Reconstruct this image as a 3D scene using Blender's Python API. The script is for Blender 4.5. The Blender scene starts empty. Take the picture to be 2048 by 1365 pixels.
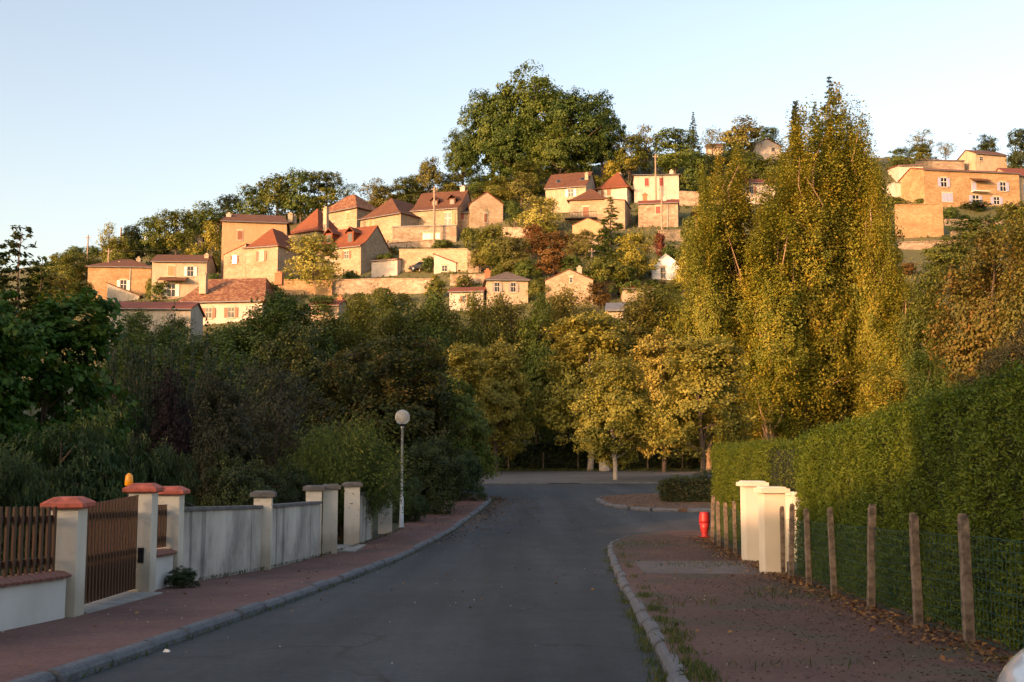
import bpy, math, random
import numpy as np
from mathutils import Vector, Matrix
R = math.radians
sc = bpy.context.scene
COL = sc.collection

# ------------------------------------------------------------------ camera, sky, sun, exposure
F = 2200.0                                   # focal length in photograph pixels (2048 wide)
EZ = 1.6
P = math.atan(217.5 / F)
SUN_EL, SUN_AZ = R(9.5), R(46)               # sun low behind the camera, to its left
cd = bpy.data.cameras.new('camera'); cam = bpy.data.objects.new('camera', cd); COL.objects.link(cam)
cd.sensor_width = 36; cd.lens = F / 2048 * 36; cd.clip_start = 0.1; cd.clip_end = 9000
cam.location = (0, 0, EZ); cam.rotation_euler = (math.pi / 2 + P, 0, 0)
sc.camera = cam
w = bpy.data.worlds.new('World'); sc.world = w; w.use_nodes = True
nt = w.node_tree
sky = nt.nodes.new('ShaderNodeTexSky'); sky.sky_type = 'NISHITA'; sky.sun_disc = False
sky.sun_elevation = SUN_EL; sky.sun_rotation = math.pi + SUN_AZ
sky.altitude = 0; sky.air_density = 1.0; sky.dust_density = 3.0; sky.ozone_density = 0.25
wb = nt.nodes.new('ShaderNodeMix'); wb.data_type = 'RGBA'; wb.blend_type = 'MULTIPLY'; wb.inputs[0].default_value = 1     # white balance of the whole sky
wb.inputs[7].default_value = (1.09, .99, 1.0, 1); nt.links.new(sky.outputs[0], wb.inputs[6])
nt.links.new(wb.outputs[2], nt.nodes['Background'].inputs[0])
nt.nodes['Background'].inputs[1].default_value = 0.15
sd = bpy.data.lights.new('sun', 'SUN'); sd.energy = 2.6; sd.angle = R(0.6); sd.color = (1.0, 0.50, 0.25)
so = bpy.data.objects.new('sun', sd); COL.objects.link(so)
TOSUN = Vector((-math.sin(SUN_AZ) * math.cos(SUN_EL), -math.cos(SUN_AZ) * math.cos(SUN_EL), math.sin(SUN_EL)))
so.rotation_euler = TOSUN.to_track_quat('Z', 'Y').to_euler()
so.location = TOSUN * 300
vs = sc.view_settings
vs.view_transform = 'Standard'; vs.look = 'None'; vs.gamma = 1; vs.use_curve_mapping = False
vs.exposure = 1.5

# ------------------------------------------------------------------ where things stand
_py = [-3000, 0, 9, 14, 20, 25, 30, 35, 45, 55, 65, 90, 100, 5000]
_pd = [1.45, 1.45, 1.86, 2.1, 2.36, 2.52, 2.56, 2.5, 2.15, 2.03, 2.0, 1.75, 1.7, 1.7]
_gy = np.arange(-30, 130, .25); _gz = EZ - np.interp(_gy, _py, _pd)
_k = np.exp(-.5 * (np.arange(-16, 17) / 6.) ** 2); _k /= _k.sum()
_gz = np.convolve(np.pad(_gz, 16, 'edge'), _k, 'valid')
def g(y): return float(np.interp(y, _gy, _gz))
RX = [-1500, 0, 100, 300, 500, 700, 900, 1070, 1300, 1600, 1900, 2048, 3500]
RY = [600, 545, 525, 482, 440, 412, 372, 345, 315, 305, 322, 335, 420]
ST = [0, .1, .2, .333, .5, .667, .867, 1.0]
SS = [0, .19, .35, .50, .68, .83, .965, 1.0]
def H(x, y):
    z0 = g(y)
    if y < 94: return z0
    yy = min(y, 250.)
    px = 1024 + F * x / yy
    r = float(np.interp(px, RX, RY))
    t = max(0., (yy - 100) / 150)
    yi = 870 + (r - 870) * float(np.interp(t, ST, SS))
    z = EZ + yy * math.tan(P + math.atan((682.5 - yi) / F))
    z += .35 * math.sin(x * .21 + y * .13) + .25 * math.sin(x * .09 - y * .31)
    b = min(1., max(0., (y - 94) / 16)); b = b * b * (3 - 2 * b)
    return z0 * (1 - b) + z * b + max(0., y - 250) * .03
def ray(px, py):
    a = (px - 1024) / F; b = (682.5 - py) / F
    return (a, math.cos(P) - b * math.sin(P), math.sin(P) + b * math.cos(P))
def at(px, py, Y):
    r = ray(px, py); k = Y / r[1]
    return Vector((r[0] * k, Y, EZ + r[2] * k))
def hit(px, py, off=0., y0=3., y1=330., st=.1):
    r = ray(px, py); Y = y0
    while Y < y1:
        k = Y / r[1]
        if EZ + r[2] * k <= H(r[0] * k, Y) + off: break
        Y += st
    k = Y / r[1]
    return Vector((r[0] * k, Y, H(r[0] * k, Y) + off))
def hith(px, py): return hit(px, py, 0, 104., 262., .25)

# ------------------------------------------------------------------ materials
def newmat(n):
    m = bpy.data.materials.new(n); m.use_nodes = True
    t = m.node_tree; return m, t, t.nodes['Principled BSDF']
def nd(t, ty, **kw):
    n = t.nodes.new(ty)
    for k, v in kw.items(): setattr(n, k, v)
    return n
def noise(t, vec, scale, det=4, rough=.55):
    n = nd(t, 'ShaderNodeTexNoise'); n.inputs['Scale'].default_value = scale
    n.inputs['Detail'].default_value = det; n.inputs['Roughness'].default_value = rough
    t.links.new(vec, n.inputs['Vector']); return n.outputs['Fac']
def coords(t, scale=(1, 1, 1), kind='Object'):
    c = nd(t, 'ShaderNodeTexCoord'); mp = nd(t, 'ShaderNodeMapping')
    mp.inputs['Scale'].default_value = scale
    t.links.new(c.outputs[kind], mp.inputs['Vector']); return mp.outputs[0]
def ramp(t, fac, stops):
    r = nd(t, 'ShaderNodeValToRGB'); e = r.color_ramp.elements
    while len(e) > len(stops): e.remove(e[-1])
    while len(e) < len(stops): e.new(1)
    for i, (p, c) in enumerate(stops): e[i].position = p; e[i].color = (*c, 1) if len(c) == 3 else c
    t.links.new(fac, r.inputs[0]); return r.outputs[0]
def mix(t, fac, a, b, mode='MIX'):
    m = nd(t, 'ShaderNodeMix', data_type='RGBA', blend_type=mode)
    for s, v in ((0, fac), (6, a), (7, b)):
        if isinstance(v, (int, float)): m.inputs[s].default_value = v
        elif isinstance(v, tuple): m.inputs[s].default_value = (*v, 1)
        else: t.links.new(v, m.inputs[s])
    return m.outputs[2]
def bump(t, b, h, strength=.3, dist=.02):
    n = nd(t, 'ShaderNodeBump'); n.inputs['Strength'].default_value = strength; n.inputs['Distance'].default_value = dist
    t.links.new(h, n.inputs['Height']); t.links.new(n.outputs[0], b.inputs['Normal'])
def plain(n, c, rough=.6, metal=0, var=.12, scale=6):
    m, t, b = newmat(n); v = coords(t)
    f = noise(t, v, scale)
    lo = tuple(x * (1 - var) for x in c); hi = tuple(min(1, x * (1 + var)) for x in c)
    t.links.new(ramp(t, f, [(.3, lo), (.7, hi)]), b.inputs['Base Color'])
    b.inputs['Roughness'].default_value = rough; b.inputs['Metallic'].default_value = metal
    return m
def stone(n, c1, c2, c3, scale=2.6, big=.25):
    m, t, b = newmat(n); v = coords(t, (1, 1, 1.7))
    vo = nd(t, 'ShaderNodeTexVoronoi'); vo.inputs['Scale'].default_value = scale; t.links.new(v, vo.inputs['Vector'])
    sep = nd(t, 'ShaderNodeSeparateColor'); t.links.new(vo.outputs['Color'], sep.inputs[0])
    base = ramp(t, sep.outputs[0], [(0, c1), (.5, c2), (1, c3)])
    ve = nd(t, 'ShaderNodeTexVoronoi', feature='DISTANCE_TO_EDGE'); ve.inputs['Scale'].default_value = scale; t.links.new(v, ve.inputs['Vector'])
    jt = ramp(t, ve.outputs['Distance'], [(0, (.76, .74, .70)), (.09, (1, 1, 1))])
    col = mix(t, 1., base, jt, 'MULTIPLY')
    st = ramp(t, noise(t, v, big, 5), [(.35, (.72, .68, .62)), (.65, (1, 1, 1))])
    t.links.new(mix(t, 1., col, st, 'MULTIPLY'), b.inputs['Base Color']); b.inputs['Roughness'].default_value = .9
    bump(t, b, ve.outputs['Distance'], .5, .05); return m
def plaster(n, c, dirt=(.6, .57, .52), streak=.6):
    m, t, b = newmat(n); v = coords(t); v2 = coords(t, (.9, .9, .35))
    f = ramp(t, noise(t, v2, 2.2, 5), [(.38, (1, 1, 1)), (.72, dirt)])
    f2 = ramp(t, noise(t, v, .8, 5), [(.3, tuple(.8 * x for x in c)), (.7, c)])
    t.links.new(mix(t, streak, f2, mix(t, 1., f2, f, 'MULTIPLY')), b.inputs['Base Color']); b.inputs['Roughness'].default_value = .9
    bump(t, b, noise(t, v, 60, 2), .25, .01); return m
def grime(m, top=.32):
    t = m.node_tree; b = t.nodes['Principled BSDF']; src = b.inputs['Base Color'].links[0].from_socket
    v = coords(t); sx = nd(t, 'ShaderNodeSeparateXYZ'); t.links.new(v, sx.inputs[0])
    n = noise(t, coords(t, (1, 1, .4)), 4.5, 6, .7); ad = nd(t, 'ShaderNodeMath', operation='MULTIPLY_ADD')
    t.links.new(n, ad.inputs[0]); ad.inputs[1].default_value = -.55; t.links.new(sx.outputs[2], ad.inputs[2])
    f = ramp(t, ad.outputs[0], [(0, (.42, .42, .42)), (top, (0, 0, 0))])
    f2 = ramp(t, noise(t, v, 7, 6, .7), [(.58, (0, 0, 0)), (.7, (.35, .35, .35))])
    c = mix(t, f, src, (.17, .145, .10)); c = mix(t, f2, c, (.30, .28, .24)); t.links.new(c, b.inputs['Base Color'])
def tiles(n, c1, c2, c3, mott=.5):
    m, t, b = newmat(n); v = coords(t)
    wv = nd(t, 'ShaderNodeTexWave', wave_type='BANDS', bands_direction='Z'); wv.inputs['Scale'].default_value = 1.1
    wv.inputs['Distortion'].default_value = .7; wv.inputs['Detail'].default_value = 3; wv.inputs['Detail Scale'].default_value = 3
    t.links.new(v, wv.inputs['Vector'])
    vo = nd(t, 'ShaderNodeTexVoronoi'); vo.inputs['Scale'].default_value = 3.2; t.links.new(v, vo.inputs['Vector'])
    sep = nd(t, 'ShaderNodeSeparateColor'); t.links.new(vo.outputs['Color'], sep.inputs[0])
    a = ramp(t, sep.outputs[0], [(0, c1), (.55, c2), (1, c3)])
    bg = ramp(t, noise(t, v, .35, 5), [(.35, c1), (.65, c2)])
    col = mix(t, mott, bg, a)
    sh = ramp(t, wv.outputs['Fac'], [(0, (.72, .7, .7)), (.5, (1, 1, 1))])
    t.links.new(mix(t, 1., col, sh, 'MULTIPLY'), b.inputs['Base Color']); b.inputs['Roughness'].default_value = .85
    bump(t, b, wv.outputs['Fac'], .6, .06); return m
def leafmat(n, cols, trans=.3, hv=.25):
    m, t, b = newmat(n)
    a = nd(t, 'ShaderNodeAttribute', attribute_name='rnd')
    c = ramp(t, a.outputs['Fac'], [(i / (len(cols) - 1), x) for i, x in enumerate(cols)])
    oi = nd(t, 'ShaderNodeObjectInfo')
    hs = nd(t, 'ShaderNodeHueSaturation'); mr = nd(t, 'ShaderNodeMapRange')
    t.links.new(oi.outputs['Random'], mr.inputs[0]); mr.inputs[3].default_value = 1 - hv; mr.inputs[4].default_value = 1 + hv
    t.links.new(mr.outputs[0], hs.inputs['Value']); t.links.new(c, hs.inputs['Color'])
    m2 = nd(t, 'ShaderNodeMapRange'); t.links.new(oi.outputs['Random'], m2.inputs[0]); m2.inputs[3].default_value = .515; m2.inputs[4].default_value = .485
    t.links.new(m2.outputs[0], hs.inputs['Hue'])
    t.links.new(hs.outputs[0], b.inputs['Base Color']); b.inputs['Roughness'].default_value = .55; b.inputs['Specular IOR Level'].default_value = .25
    tr = nd(t, 'ShaderNodeBsdfTranslucent'); t.links.new(hs.outputs[0], tr.inputs[0])
    mx = nd(t, 'ShaderNodeMixShader'); mx.inputs[0].default_value = trans
    t.links.new(b.outputs[0], mx.inputs[1]); t.links.new(tr.outputs[0], mx.inputs[2])
    t.links.new(mx.outputs[0], t.nodes['Material Output'].inputs[0]); return m

M = {}
def ground_mat(n, cols, sc1, spk, spkc, extra=None):
    m, t, b = newmat(n); v = coords(t)
    c = ramp(t, noise(t, v, sc1, 8, .65), [(.3, cols[0]), (.52, cols[1]), (.72, cols[2])])
    f = noise(t, v, 55, 3, .7)
    c = mix(t, ramp(t, f, [(.62, (0, 0, 0)), (.72, (spk, spk, spk))]), c, spkc)
    c = mix(t, 1., c, ramp(t, noise(t, v, 15, 8, .8), [(.3, (.55, .55, .55)), (.7, (1.3, 1.3, 1.3))]), 'MULTIPLY')
    if extra:
        c = mix(t, ramp(t, noise(t, v, extra[0], 6, .6), [(extra[1], (0, 0, 0)), (extra[1] + .1, (extra[3],) * 3)]), c, extra[2])
    t.links.new(c, b.inputs['Base Color']); b.inputs['Roughness'].default_value = .93
    bump(t, b, f, .5, .02); return m
M['asphalt'] = ground_mat('asphalt', [(.028, .034, .038), (.035, .041, .045), (.046, .052, .055)], .35, .5, (.08, .08, .078), (.18, .56, (.030, .032, .035), .8))
def wear(m):
    t = m.node_tree; b = t.nodes['Principled BSDF']; src = b.inputs['Base Color'].links[0].from_socket
    v = coords(t); wv = nd(t, 'ShaderNodeVectorMath', operation='ADD'); nz = nd(t, 'ShaderNodeTexNoise'); nz.inputs['Scale'].default_value = .9; nz.inputs['Detail'].default_value = 6
    t.links.new(v, nz.inputs['Vector']); t.links.new(v, wv.inputs[0]); t.links.new(nz.outputs['Color'], wv.inputs[1])
    ve = nd(t, 'ShaderNodeTexVoronoi', feature='DISTANCE_TO_EDGE'); ve.inputs['Scale'].default_value = .33; t.links.new(wv.outputs[0], ve.inputs['Vector'])
    line = ramp(t, ve.outputs['Distance'], [(0, (1, 1, 1)), (.005, (1, 1, 1)), (.011, (0, 0, 0))])
    msk = ramp(t, noise(t, v, .22, 3), [(.42, (0, 0, 0)), (.52, (1, 1, 1))])
    k = mix(t, 1., line, msk, 'MULTIPLY')
    c = mix(t, k, src, (.018, .018, .017))
    lane = ramp(t, noise(t, coords(t, (.9, .045, 1)), 1.0, 5), [(.36, (.66, .67, .68)), (.64, (1.32, 1.3, 1.28))])
    c = mix(t, 1., c, lane, 'MULTIPLY')
    c = mix(t, 1., c, ramp(t, noise(t, v, 1.3, 6, .7), [(.3, (.8, .8, .8)), (.7, (1.2, 1.2, 1.2))]), 'MULTIPLY')
    t.links.new(c, b.inputs['Base Color'])
wear(M['asphalt'])
M['redgravel'] = ground_mat('red_gravel', [(.095, .045, .036), (.15, .070, .056), (.19, .098, .080)], .6, .7, (.26, .19, .17), (.45, .58, (.055, .045, .04), .75))
M['redgravel2'] = ground_mat('mossy_red_gravel', [(.072, .036, .024), (.11, .054, .038), (.15, .078, .056)], .5, .7, (.22, .17, .14), (.7, .50, (.055, .055, .028), .8))
M['soil'] = ground_mat('soil', [(.04, .04, .018), (.05, .06, .02), (.08, .07, .03)], .5, .4, (.1, .08, .05))
M['hillgrass'] = ground_mat('hill_grass', [(.07, .075, .025), (.10, .10, .035), (.16, .125, .06)], .09, .3, (.2, .15, .08))
M['carpark'] = ground_mat('car_park', [(.085, .088, .09), (.11, .112, .112), (.14, .14, .135)], .4, .4, (.2, .2, .19))
M['leaflitter'] = ground_mat('leaf_litter', [(.07, .04, .02), (.12, .06, .028), (.16, .09, .035)], 2.5, .7, (.25, .13, .05), (1.2, .6, (.05, .06, .02), .6))
M['concrete'] = plain('concrete', (.27, .26, .24), .9, 0, .25, 4)
M['kerb'] = ground_mat('kerb_concrete', [(.085, .09, .10), (.12, .125, .135), (.165, .17, .175)], 2.2, .5, (.22, .22, .22))
M['grass'] = leafmat('grass_blades', [(.03, .06, .012), (.06, .09, .02), (.14, .12, .05)], .3, .1)
M['dryleaf'] = leafmat('fallen_leaves', [(.09, .045, .02), (.2, .09, .03), (.3, .17, .05)], .15, .05)
M['dryleaf2'] = leafmat('dry_litter', [(.035, .025, .014), (.07, .042, .022), (.12, .07, .035)], .1, .05)
M['bark'] = plain('bark', (.10, .075, .055), .95, 0, .35, 5)
M['barkpale'] = plain('pale_bark', (.34, .30, .25), .9, 0, .4, 4)
M['barkorange'] = plain('warm_bark', (.24, .16, .10), .9, 0, .35, 4)
M['s_lime'] = stone('limestone', (0.3392, 0.2627, 0.1771), (0.407, 0.3201, 0.2214), (0.4664, 0.3776, 0.2745))
M['s_ochre'] = stone('ochre_stone', (0.3392, 0.2216, 0.1151), (0.3986, 0.2709, 0.1417), (0.4494, 0.3119, 0.1771), 2.2)
M['s_rough'] = stone('rough_stone', (0.2544, 0.197, 0.1417), (0.3562, 0.2791, 0.2037), (0.441, 0.3612, 0.2834), 1.8)
M['p_cream'] = plaster('cream_render', (0.4749, 0.3825, 0.2722))
M['p_ochre'] = plaster('ochre_render', (0.441, 0.3077, 0.1724), streak=.4)
M['p_white'] = plaster('white_render', (0.5597, 0.4906, 0.4173), streak=.35)
M['p_white2'] = plaster('bright_white_render', (.80, .80, .80), streak=.15)
M['p_grey'] = plaster('grey_render', (.42, .39, .33))
M['t_brown'] = tiles('brown_tiles', (0.0922, 0.0364, 0.0168), (0.1267, 0.0501, 0.0219), (0.1613, 0.0728, 0.0337))
M['t_red'] = tiles('red_tiles', (0.1594, 0.039, 0.0175), (0.1913, 0.0495, 0.0218), (0.2295, 0.0676, 0.0306), .35)
M['t_orange'] = tiles('orange_tiles', (0.1728, 0.0485, 0.0158), (0.2074, 0.0617, 0.0211), (0.2304, 0.0837, 0.0316), .35)
M['t_mott'] = tiles('mottled_tiles', (0.1353, 0.046, 0.0207), (0.1968, 0.0767, 0.0339), (0.3382, 0.2046, 0.1056), .9)
M['t_grey'] = tiles('grey_tiles', (0.0884, 0.068, 0.0578), (0.1156, 0.0884, 0.0748), (0.1496, 0.1224, 0.102))
M['t_slate'] = tiles('slate', (.10, .11, .13), (.13, .14, .16), (.17, .18, .2))
M['sh_brown'] = plain('brown_shutter', (.22, .085, .04)); M['sh_red'] = plain('red_shutter', (.26, .05, .035))
M['sh_orange'] = plain('tan_shutter', (.42, .20, .09)); M['sh_white'] = plain('white_shutter', (.72, .68, .6))
M['sh_blue'] = plain('lavender_shutter', (.30, .33, .48)); M['sh_grey'] = plain('grey_shutter', (.28, .25, .22))
M['surround'] = plain('dressed_stone', (.46, .38, .27), .9, 0, .2, 5)
M['brick'] = plain('chimney_brick', (.33, .14, .07), .9, 0, .3, 8)
m_, t_, b_ = newmat('window_glass'); b_.inputs['Base Color'].default_value = (.012, .014, .018, 1); b_.inputs['Roughness'].default_value = .12; M['glass'] = m_
M['frame'] = plain('window_frame', (.5, .44, .36)); M['metal'] = plain('zinc', (.28, .28, .28), .45, .6)
M['pole'] = plain('wooden_pole', (.30, .22, .16), .9, 0, .2, 3)
M['wood'] = plain('brown_stained_wood', (.075, .030, .012), .55, 0, .3, 9)
M['wooddark'] = plain('dark_stained_wood', (.026, .012, .007), .6, 0, .25, 9)
M['pillar'] = plaster('cream_roughcast', (0.684, 0.6318, 0.5332), (.72, .66, .55), .5)
M['pillarw'] = plaster('pale_roughcast', (.62, .61, .58), (.75, .74, .70), .4)
M['gatew'] = plaster('smooth_cream_paint', (.74, .66, .52), (.86, .83, .78), .3)
grime(M['pillar'])
M['terra'] = plain('terracotta', (.40, .098, .062), .85, 0, .38, 9)
M['copebrick'] = plain('coping_tile', (.20, .085, .06), .85, 0, .3, 9)
M['iron'] = plain('dark_iron', (.02, .02, .022), .5, .5)
M['capgrey'] = plain('weathered_cap', (.10, .095, .09), .95, 0, .5, 6)
m_, t_, b_ = newmat('stained_wall')
v_ = coords(t_); vs_ = coords(t_, (2.6, 2.6, .10))
c_ = ramp(t_, noise(t_, v_, .9, 6), [(.3, (.40, .37, .32)), (.7, (.60, .56, .49))])
s_ = ramp(t_, noise(t_, vs_, 1.5, 5, .6), [(.56, (1, 1, 1)), (.66, (.50, .51, .52)), (.76, (.26, .27, .28))])
c_ = mix(t_, 1., c_, ramp(t_, noise(t_, coords(t_, (1, 1, .5)), 1.1, 6, .65), [(.40, (.52, .52, .53)), (.60, (1, 1, 1))]), 'MULTIPLY')
c_ = mix(t_, 1., c_, s_, 'MULTIPLY')
t_.links.new(c_, b_.inputs['Base Color']); b_.inputs['Roughness'].default_value = .95
bump(t_, b_, noise(t_, v_, 45, 3), .4, .015); M['stain'] = m_
M['postwood'] = plain('weathered_post', (.15, .115, .085), .95, 0, .7, 11)
M['wire'] = plain('green_wire', (.012, .06, .055), .5)
M['hyd'] = plain('red_paint', (.34, .018, .02), .5, 0, .08)
M['galv'] = plain('galvanised', (.42, .43, .43), .4, .5)
m_, t_, b_ = newmat('lamp_globe'); b_.inputs['Base Color'].default_value = (.62, .60, .55, 1); b_.inputs['Roughness'].default_value = .18
b_.inputs['Transmission Weight'].default_value = .55; b_.inputs['IOR'].default_value = 1.2; M['globe'] = m_
m_, t_, b_ = newmat('amber_plastic'); b_.inputs['Base Color'].default_value = (.85, .33, .01, 1); b_.inputs['Roughness'].default_value = .3; M['amber'] = m_
m_, t_, b_ = newmat('silver_paint'); b_.inputs['Base Color'].default_value = (.55, .58, .62, 1); b_.inputs['Roughness'].default_value = .25; b_.inputs['Metallic'].default_value = .3; b_.inputs['Coat Weight'].default_value = .8; M['carpaint'] = m_
M['rubber'] = plain('tyre_rubber', (.02, .02, .02), .85); M['black'] = plain('black_plastic', (.02, .02, .022), .5)
M['chip'] = plain('pale_stone_chips', (.5, .47, .42), .9, 0, .3, 20)
M['flower'] = plain('magenta_petals', (.45, .03, .12), .6)

# ------------------------------------------------------------------ mesh helpers
class MB:
    def __init__(s): s.v = []; s.f = []
    def face(s, pts):
        n = len(s.v); s.v += [tuple(p) for p in pts]; s.f.append(tuple(range(n, n + len(pts)))); return s
    def box(s, x0, x1, y0, y1, z0, z1, tap=0):
        n = len(s.v); a = tap
        s.v += [(x0, y0, z0), (x1, y0, z0), (x1, y1, z0), (x0, y1, z0), (x0 + a, y0 + a, z1), (x1 - a, y0 + a, z1), (x1 - a, y1 - a, z1), (x0 + a, y1 - a, z1)]
        s.f += [tuple(n + i for i in q) for q in ((3, 2, 1, 0), (4, 5, 6, 7), (0, 1, 5, 4), (1, 2, 6, 5), (2, 3, 7, 6), (3, 0, 4, 7))]
        return s
    def loft(s, rings, cap0=True, cap1=True):
        n0 = len(s.v); k = len(rings[0])
        for r in rings: s.v += [tuple(p) for p in r]
        for i in range(len(rings) - 1):
            for j in range(k):
                a = n0 + i * k + j; b = n0 + i * k + (j + 1) % k
                s.f.append((a, b, b + k, a + k))
        if cap0: s.f.append(tuple(reversed(range(n0, n0 + k))))
        if cap1: s.f.append(tuple(range(n0 + (len(rings) - 1) * k, n0 + len(rings) * k)))
        return s
    def tube(s, path, rad, k=6):
        rings = []; path = [Vector(p) for p in path]
        for i, p in enumerate(path):
            d = (path[min(i + 1, len(path) - 1)] - path[max(i - 1, 0)])
            if d.length < 1e-6: d = Vector((0, 0, 1))
            d.normalize(); u = d.orthogonal() if abs(d.z) < .95 else Vector((1, 0, 0)).cross(d)
            u.normalize(); q = d.cross(u); r = rad[i] if hasattr(rad, '__len__') else rad
            rings.append([p + (u * math.cos(2 * math.pi * j / k) + q * math.sin(2 * math.pi * j / k)) * r for j in range(k)])
        return s.loft(rings)
    def lathe(s, prof, k=16, c=(0, 0, 0)):
        return s.loft([[(c[0] + r * math.cos(2 * math.pi * j / k), c[1] + r * math.sin(2 * math.pi * j / k), c[2] + z) for j in range(k)] for r, z in prof])
    def mesh(s, name, mat, smooth=False):
        me = bpy.data.meshes.new(name); me.from_pydata(s.v, [], s.f); me.update()
        if mat: me.materials.append(M[mat] if isinstance(mat, str) else mat)
        if smooth: me.shade_smooth()
        return me
    def build(s, name, mat, parent=None, smooth=False, loc=None):
        return link(name, s.mesh(name, mat, smooth), parent, loc)
def link(name, me, parent=None, loc=None, rz=0, scale=None):
    o = bpy.data.objects.new(name, me); COL.objects.link(o); o.parent = parent
    if loc is not None: o.location = loc
    if rz: o.rotation_euler = (0, 0, rz)
    if scale is not None: o.scale = scale
    return o
def tag(o, label=None, cat=None, group=None, kind=None):
    for k, v in (('label', label), ('category', cat), ('group', group), ('kind', kind)):
        if v: o[k] = v
    return o
def thing(name, label, cat, loc=(0, 0, 0), rz=0, group=None):
    return tag(link(name, None, None, loc, rz), label, cat, group)
def struct(name, mb, mat, smooth=False): return tag(mb.build(name, mat, None, smooth), kind='structure')

# ------------------------------------------------------------------ foliage helpers
def leafmesh(name, pos, nrm, tan, L, W, rnd, mat):
    n = len(pos)
    nrm = nrm / np.linalg.norm(nrm, axis=1, keepdims=True)
    tan = tan - (tan * nrm).sum(1, keepdims=True) * nrm
    tan /= np.linalg.norm(tan, axis=1, keepdims=True) + 1e-9
    bi = np.cross(nrm, tan)
    L = np.broadcast_to(L, n)[:, None]; W = np.broadcast_to(W, n)[:, None]
    v = np.empty((n, 4, 3), np.float32)
    v[:, 0] = pos - tan * L * .5; v[:, 2] = pos + tan * L * .5 - nrm * L * .12
    v[:, 1] = pos + bi * W * .5 + nrm * W * .12; v[:, 3] = pos - bi * W * .5 + nrm * W * .12
    me = bpy.data.meshes.new(name)
    me.vertices.add(n * 4); me.vertices.foreach_set('co', v.ravel())
    me.loops.add(n * 4); me.loops.foreach_set('vertex_index', np.arange(n * 4, dtype=np.int32))
    me.polygons.add(n); me.polygons.foreach_set('loop_start', np.arange(0, n * 4, 4, dtype=np.int32))
    a = me.attributes.new('rnd', 'FLOAT', 'FACE'); a.data.foreach_set('value', np.clip(rnd, 0, 1).astype(np.float32))
    me.update(calc_edges=True)
    if mat: me.materials.append(M[mat] if isinstance(mat, str) else mat)
    return me
def crown(name, lobes, ncl, per, cr, L, W, seed, up=.45, out=.95, rj=.55, droop=0., inner=.45, zs=.7, cv=.6):
    rg = np.random.default_rng(seed); lo = np.array(lobes, float)
    wt = (lo[:, 3] * lo[:, 4] + lo[:, 3] * lo[:, 5]); wt /= wt.sum()
    k = rg.choice(len(lo), ncl, p=wt)
    d = rg.normal(size=(ncl, 3)); d[:, 2] += .25; d /= np.linalg.norm(d, axis=1, keepdims=True)
    rr = inner + (1 - inner) * rg.random(ncl) ** .45
    cc = lo[k, :3] + d * lo[k, 3:6] * rr[:, None]
    ctr = (lo[:, :3] * wt[:, None]).sum(0)
    crn = rg.random(ncl); csz = .6 + .8 * rg.random(ncl)
    n = ncl * per; ci = np.repeat(np.arange(ncl), per)
    off = rg.normal(size=(n, 3)); off /= np.linalg.norm(off, axis=1, keepdims=True)
    off *= (1.75 * cr * csz[ci] * rg.random(n) ** .45)[:, None]; off[:, 2] *= zs
    pos = cc[ci] + off
    o = pos - ctr; o /= np.linalg.norm(o, axis=1, keepdims=True)
    nrm = o * out + np.array([0, 0, up]) + rg.normal(size=(n, 3)) * rj
    tan = rg.normal(size=(n, 3)) + o * .6 + np.array([0, 0, -droop * 2])
    s = .7 + .6 * rg.random(n)
    rnd = cv * crn[ci] + (1 - cv) * rg.random(n)
    return leafmesh(name, pos, nrm, tan, L * s, W * s, rnd, None), cc
def trunk(name, Ht, r0, targets, seed, nl=14, k=6, lean=.04, start=.25, rl=.32):
    rn = random.Random(seed); mb = MB()
    a, b = rn.uniform(-lean, lean) * Ht, rn.uniform(-lean, lean) * Ht
    def stem(t): return Vector((a * t * t + .012 * Ht * math.sin(t * 7 + seed), b * t * t + .012 * Ht * math.cos(t * 6 + seed), t * Ht))
    ts = [-.03, 0, .03, .15, .35, .55, .75, .92]
    mb.tube([stem(t) if t > 0 else Vector((0, 0, t * Ht)) for t in ts], [r0 * (1.35 if t < .01 else 1 - .88 * max(t, 0)) for t in ts], k + 2)
    if len(targets):
        for i in range(nl):
            tg = Vector(targets[rn.randrange(len(targets))])
            h = max(start, min(.85, tg.z / Ht - rn.uniform(.1, .35)))
            s0 = stem(h); md = s0.lerp(tg, .5) + Vector((rn.uniform(-1, 1), rn.uniform(-1, 1), rn.uniform(-.2, 1))) * .05 * Ht
            r = r0 * rl * rn.uniform(.6, 1.2)
            mb.tube([s0, s0.lerp(md, .6), md, md.lerp(tg, .6), tg], [r, r * .8, r * .6, r * .4, r * .15], 5)
    return mb.mesh(name, None)
PROTO = {}
def proto(key, crown_me, trunk_me, h, rad): PROTO[key] = (crown_me, trunk_me, h, rad)
def lobes_round(Hc, zb, rad, n, seed, flat=1.):
    rn = random.Random(seed); out = [(0, 0, (Hc + zb) / 2, rad * .72, rad * .72, (Hc - zb) * .42)]
    for i in range(n):
        a = 2 * math.pi * (i + rn.random() * .7) / n; q = rn.uniform(.35, .62) * rad; r = rn.uniform(.34, .5) * rad
        zz = rn.uniform(zb + r * .8, Hc - r * .7)
        sh = 1 - .45 * max(0, (zz - zb) / (Hc - zb) - .5) * 2
        out.append((q * math.cos(a) * sh, q * math.sin(a) * sh, zz, r, r, r * .8 * flat))
    return out
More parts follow.
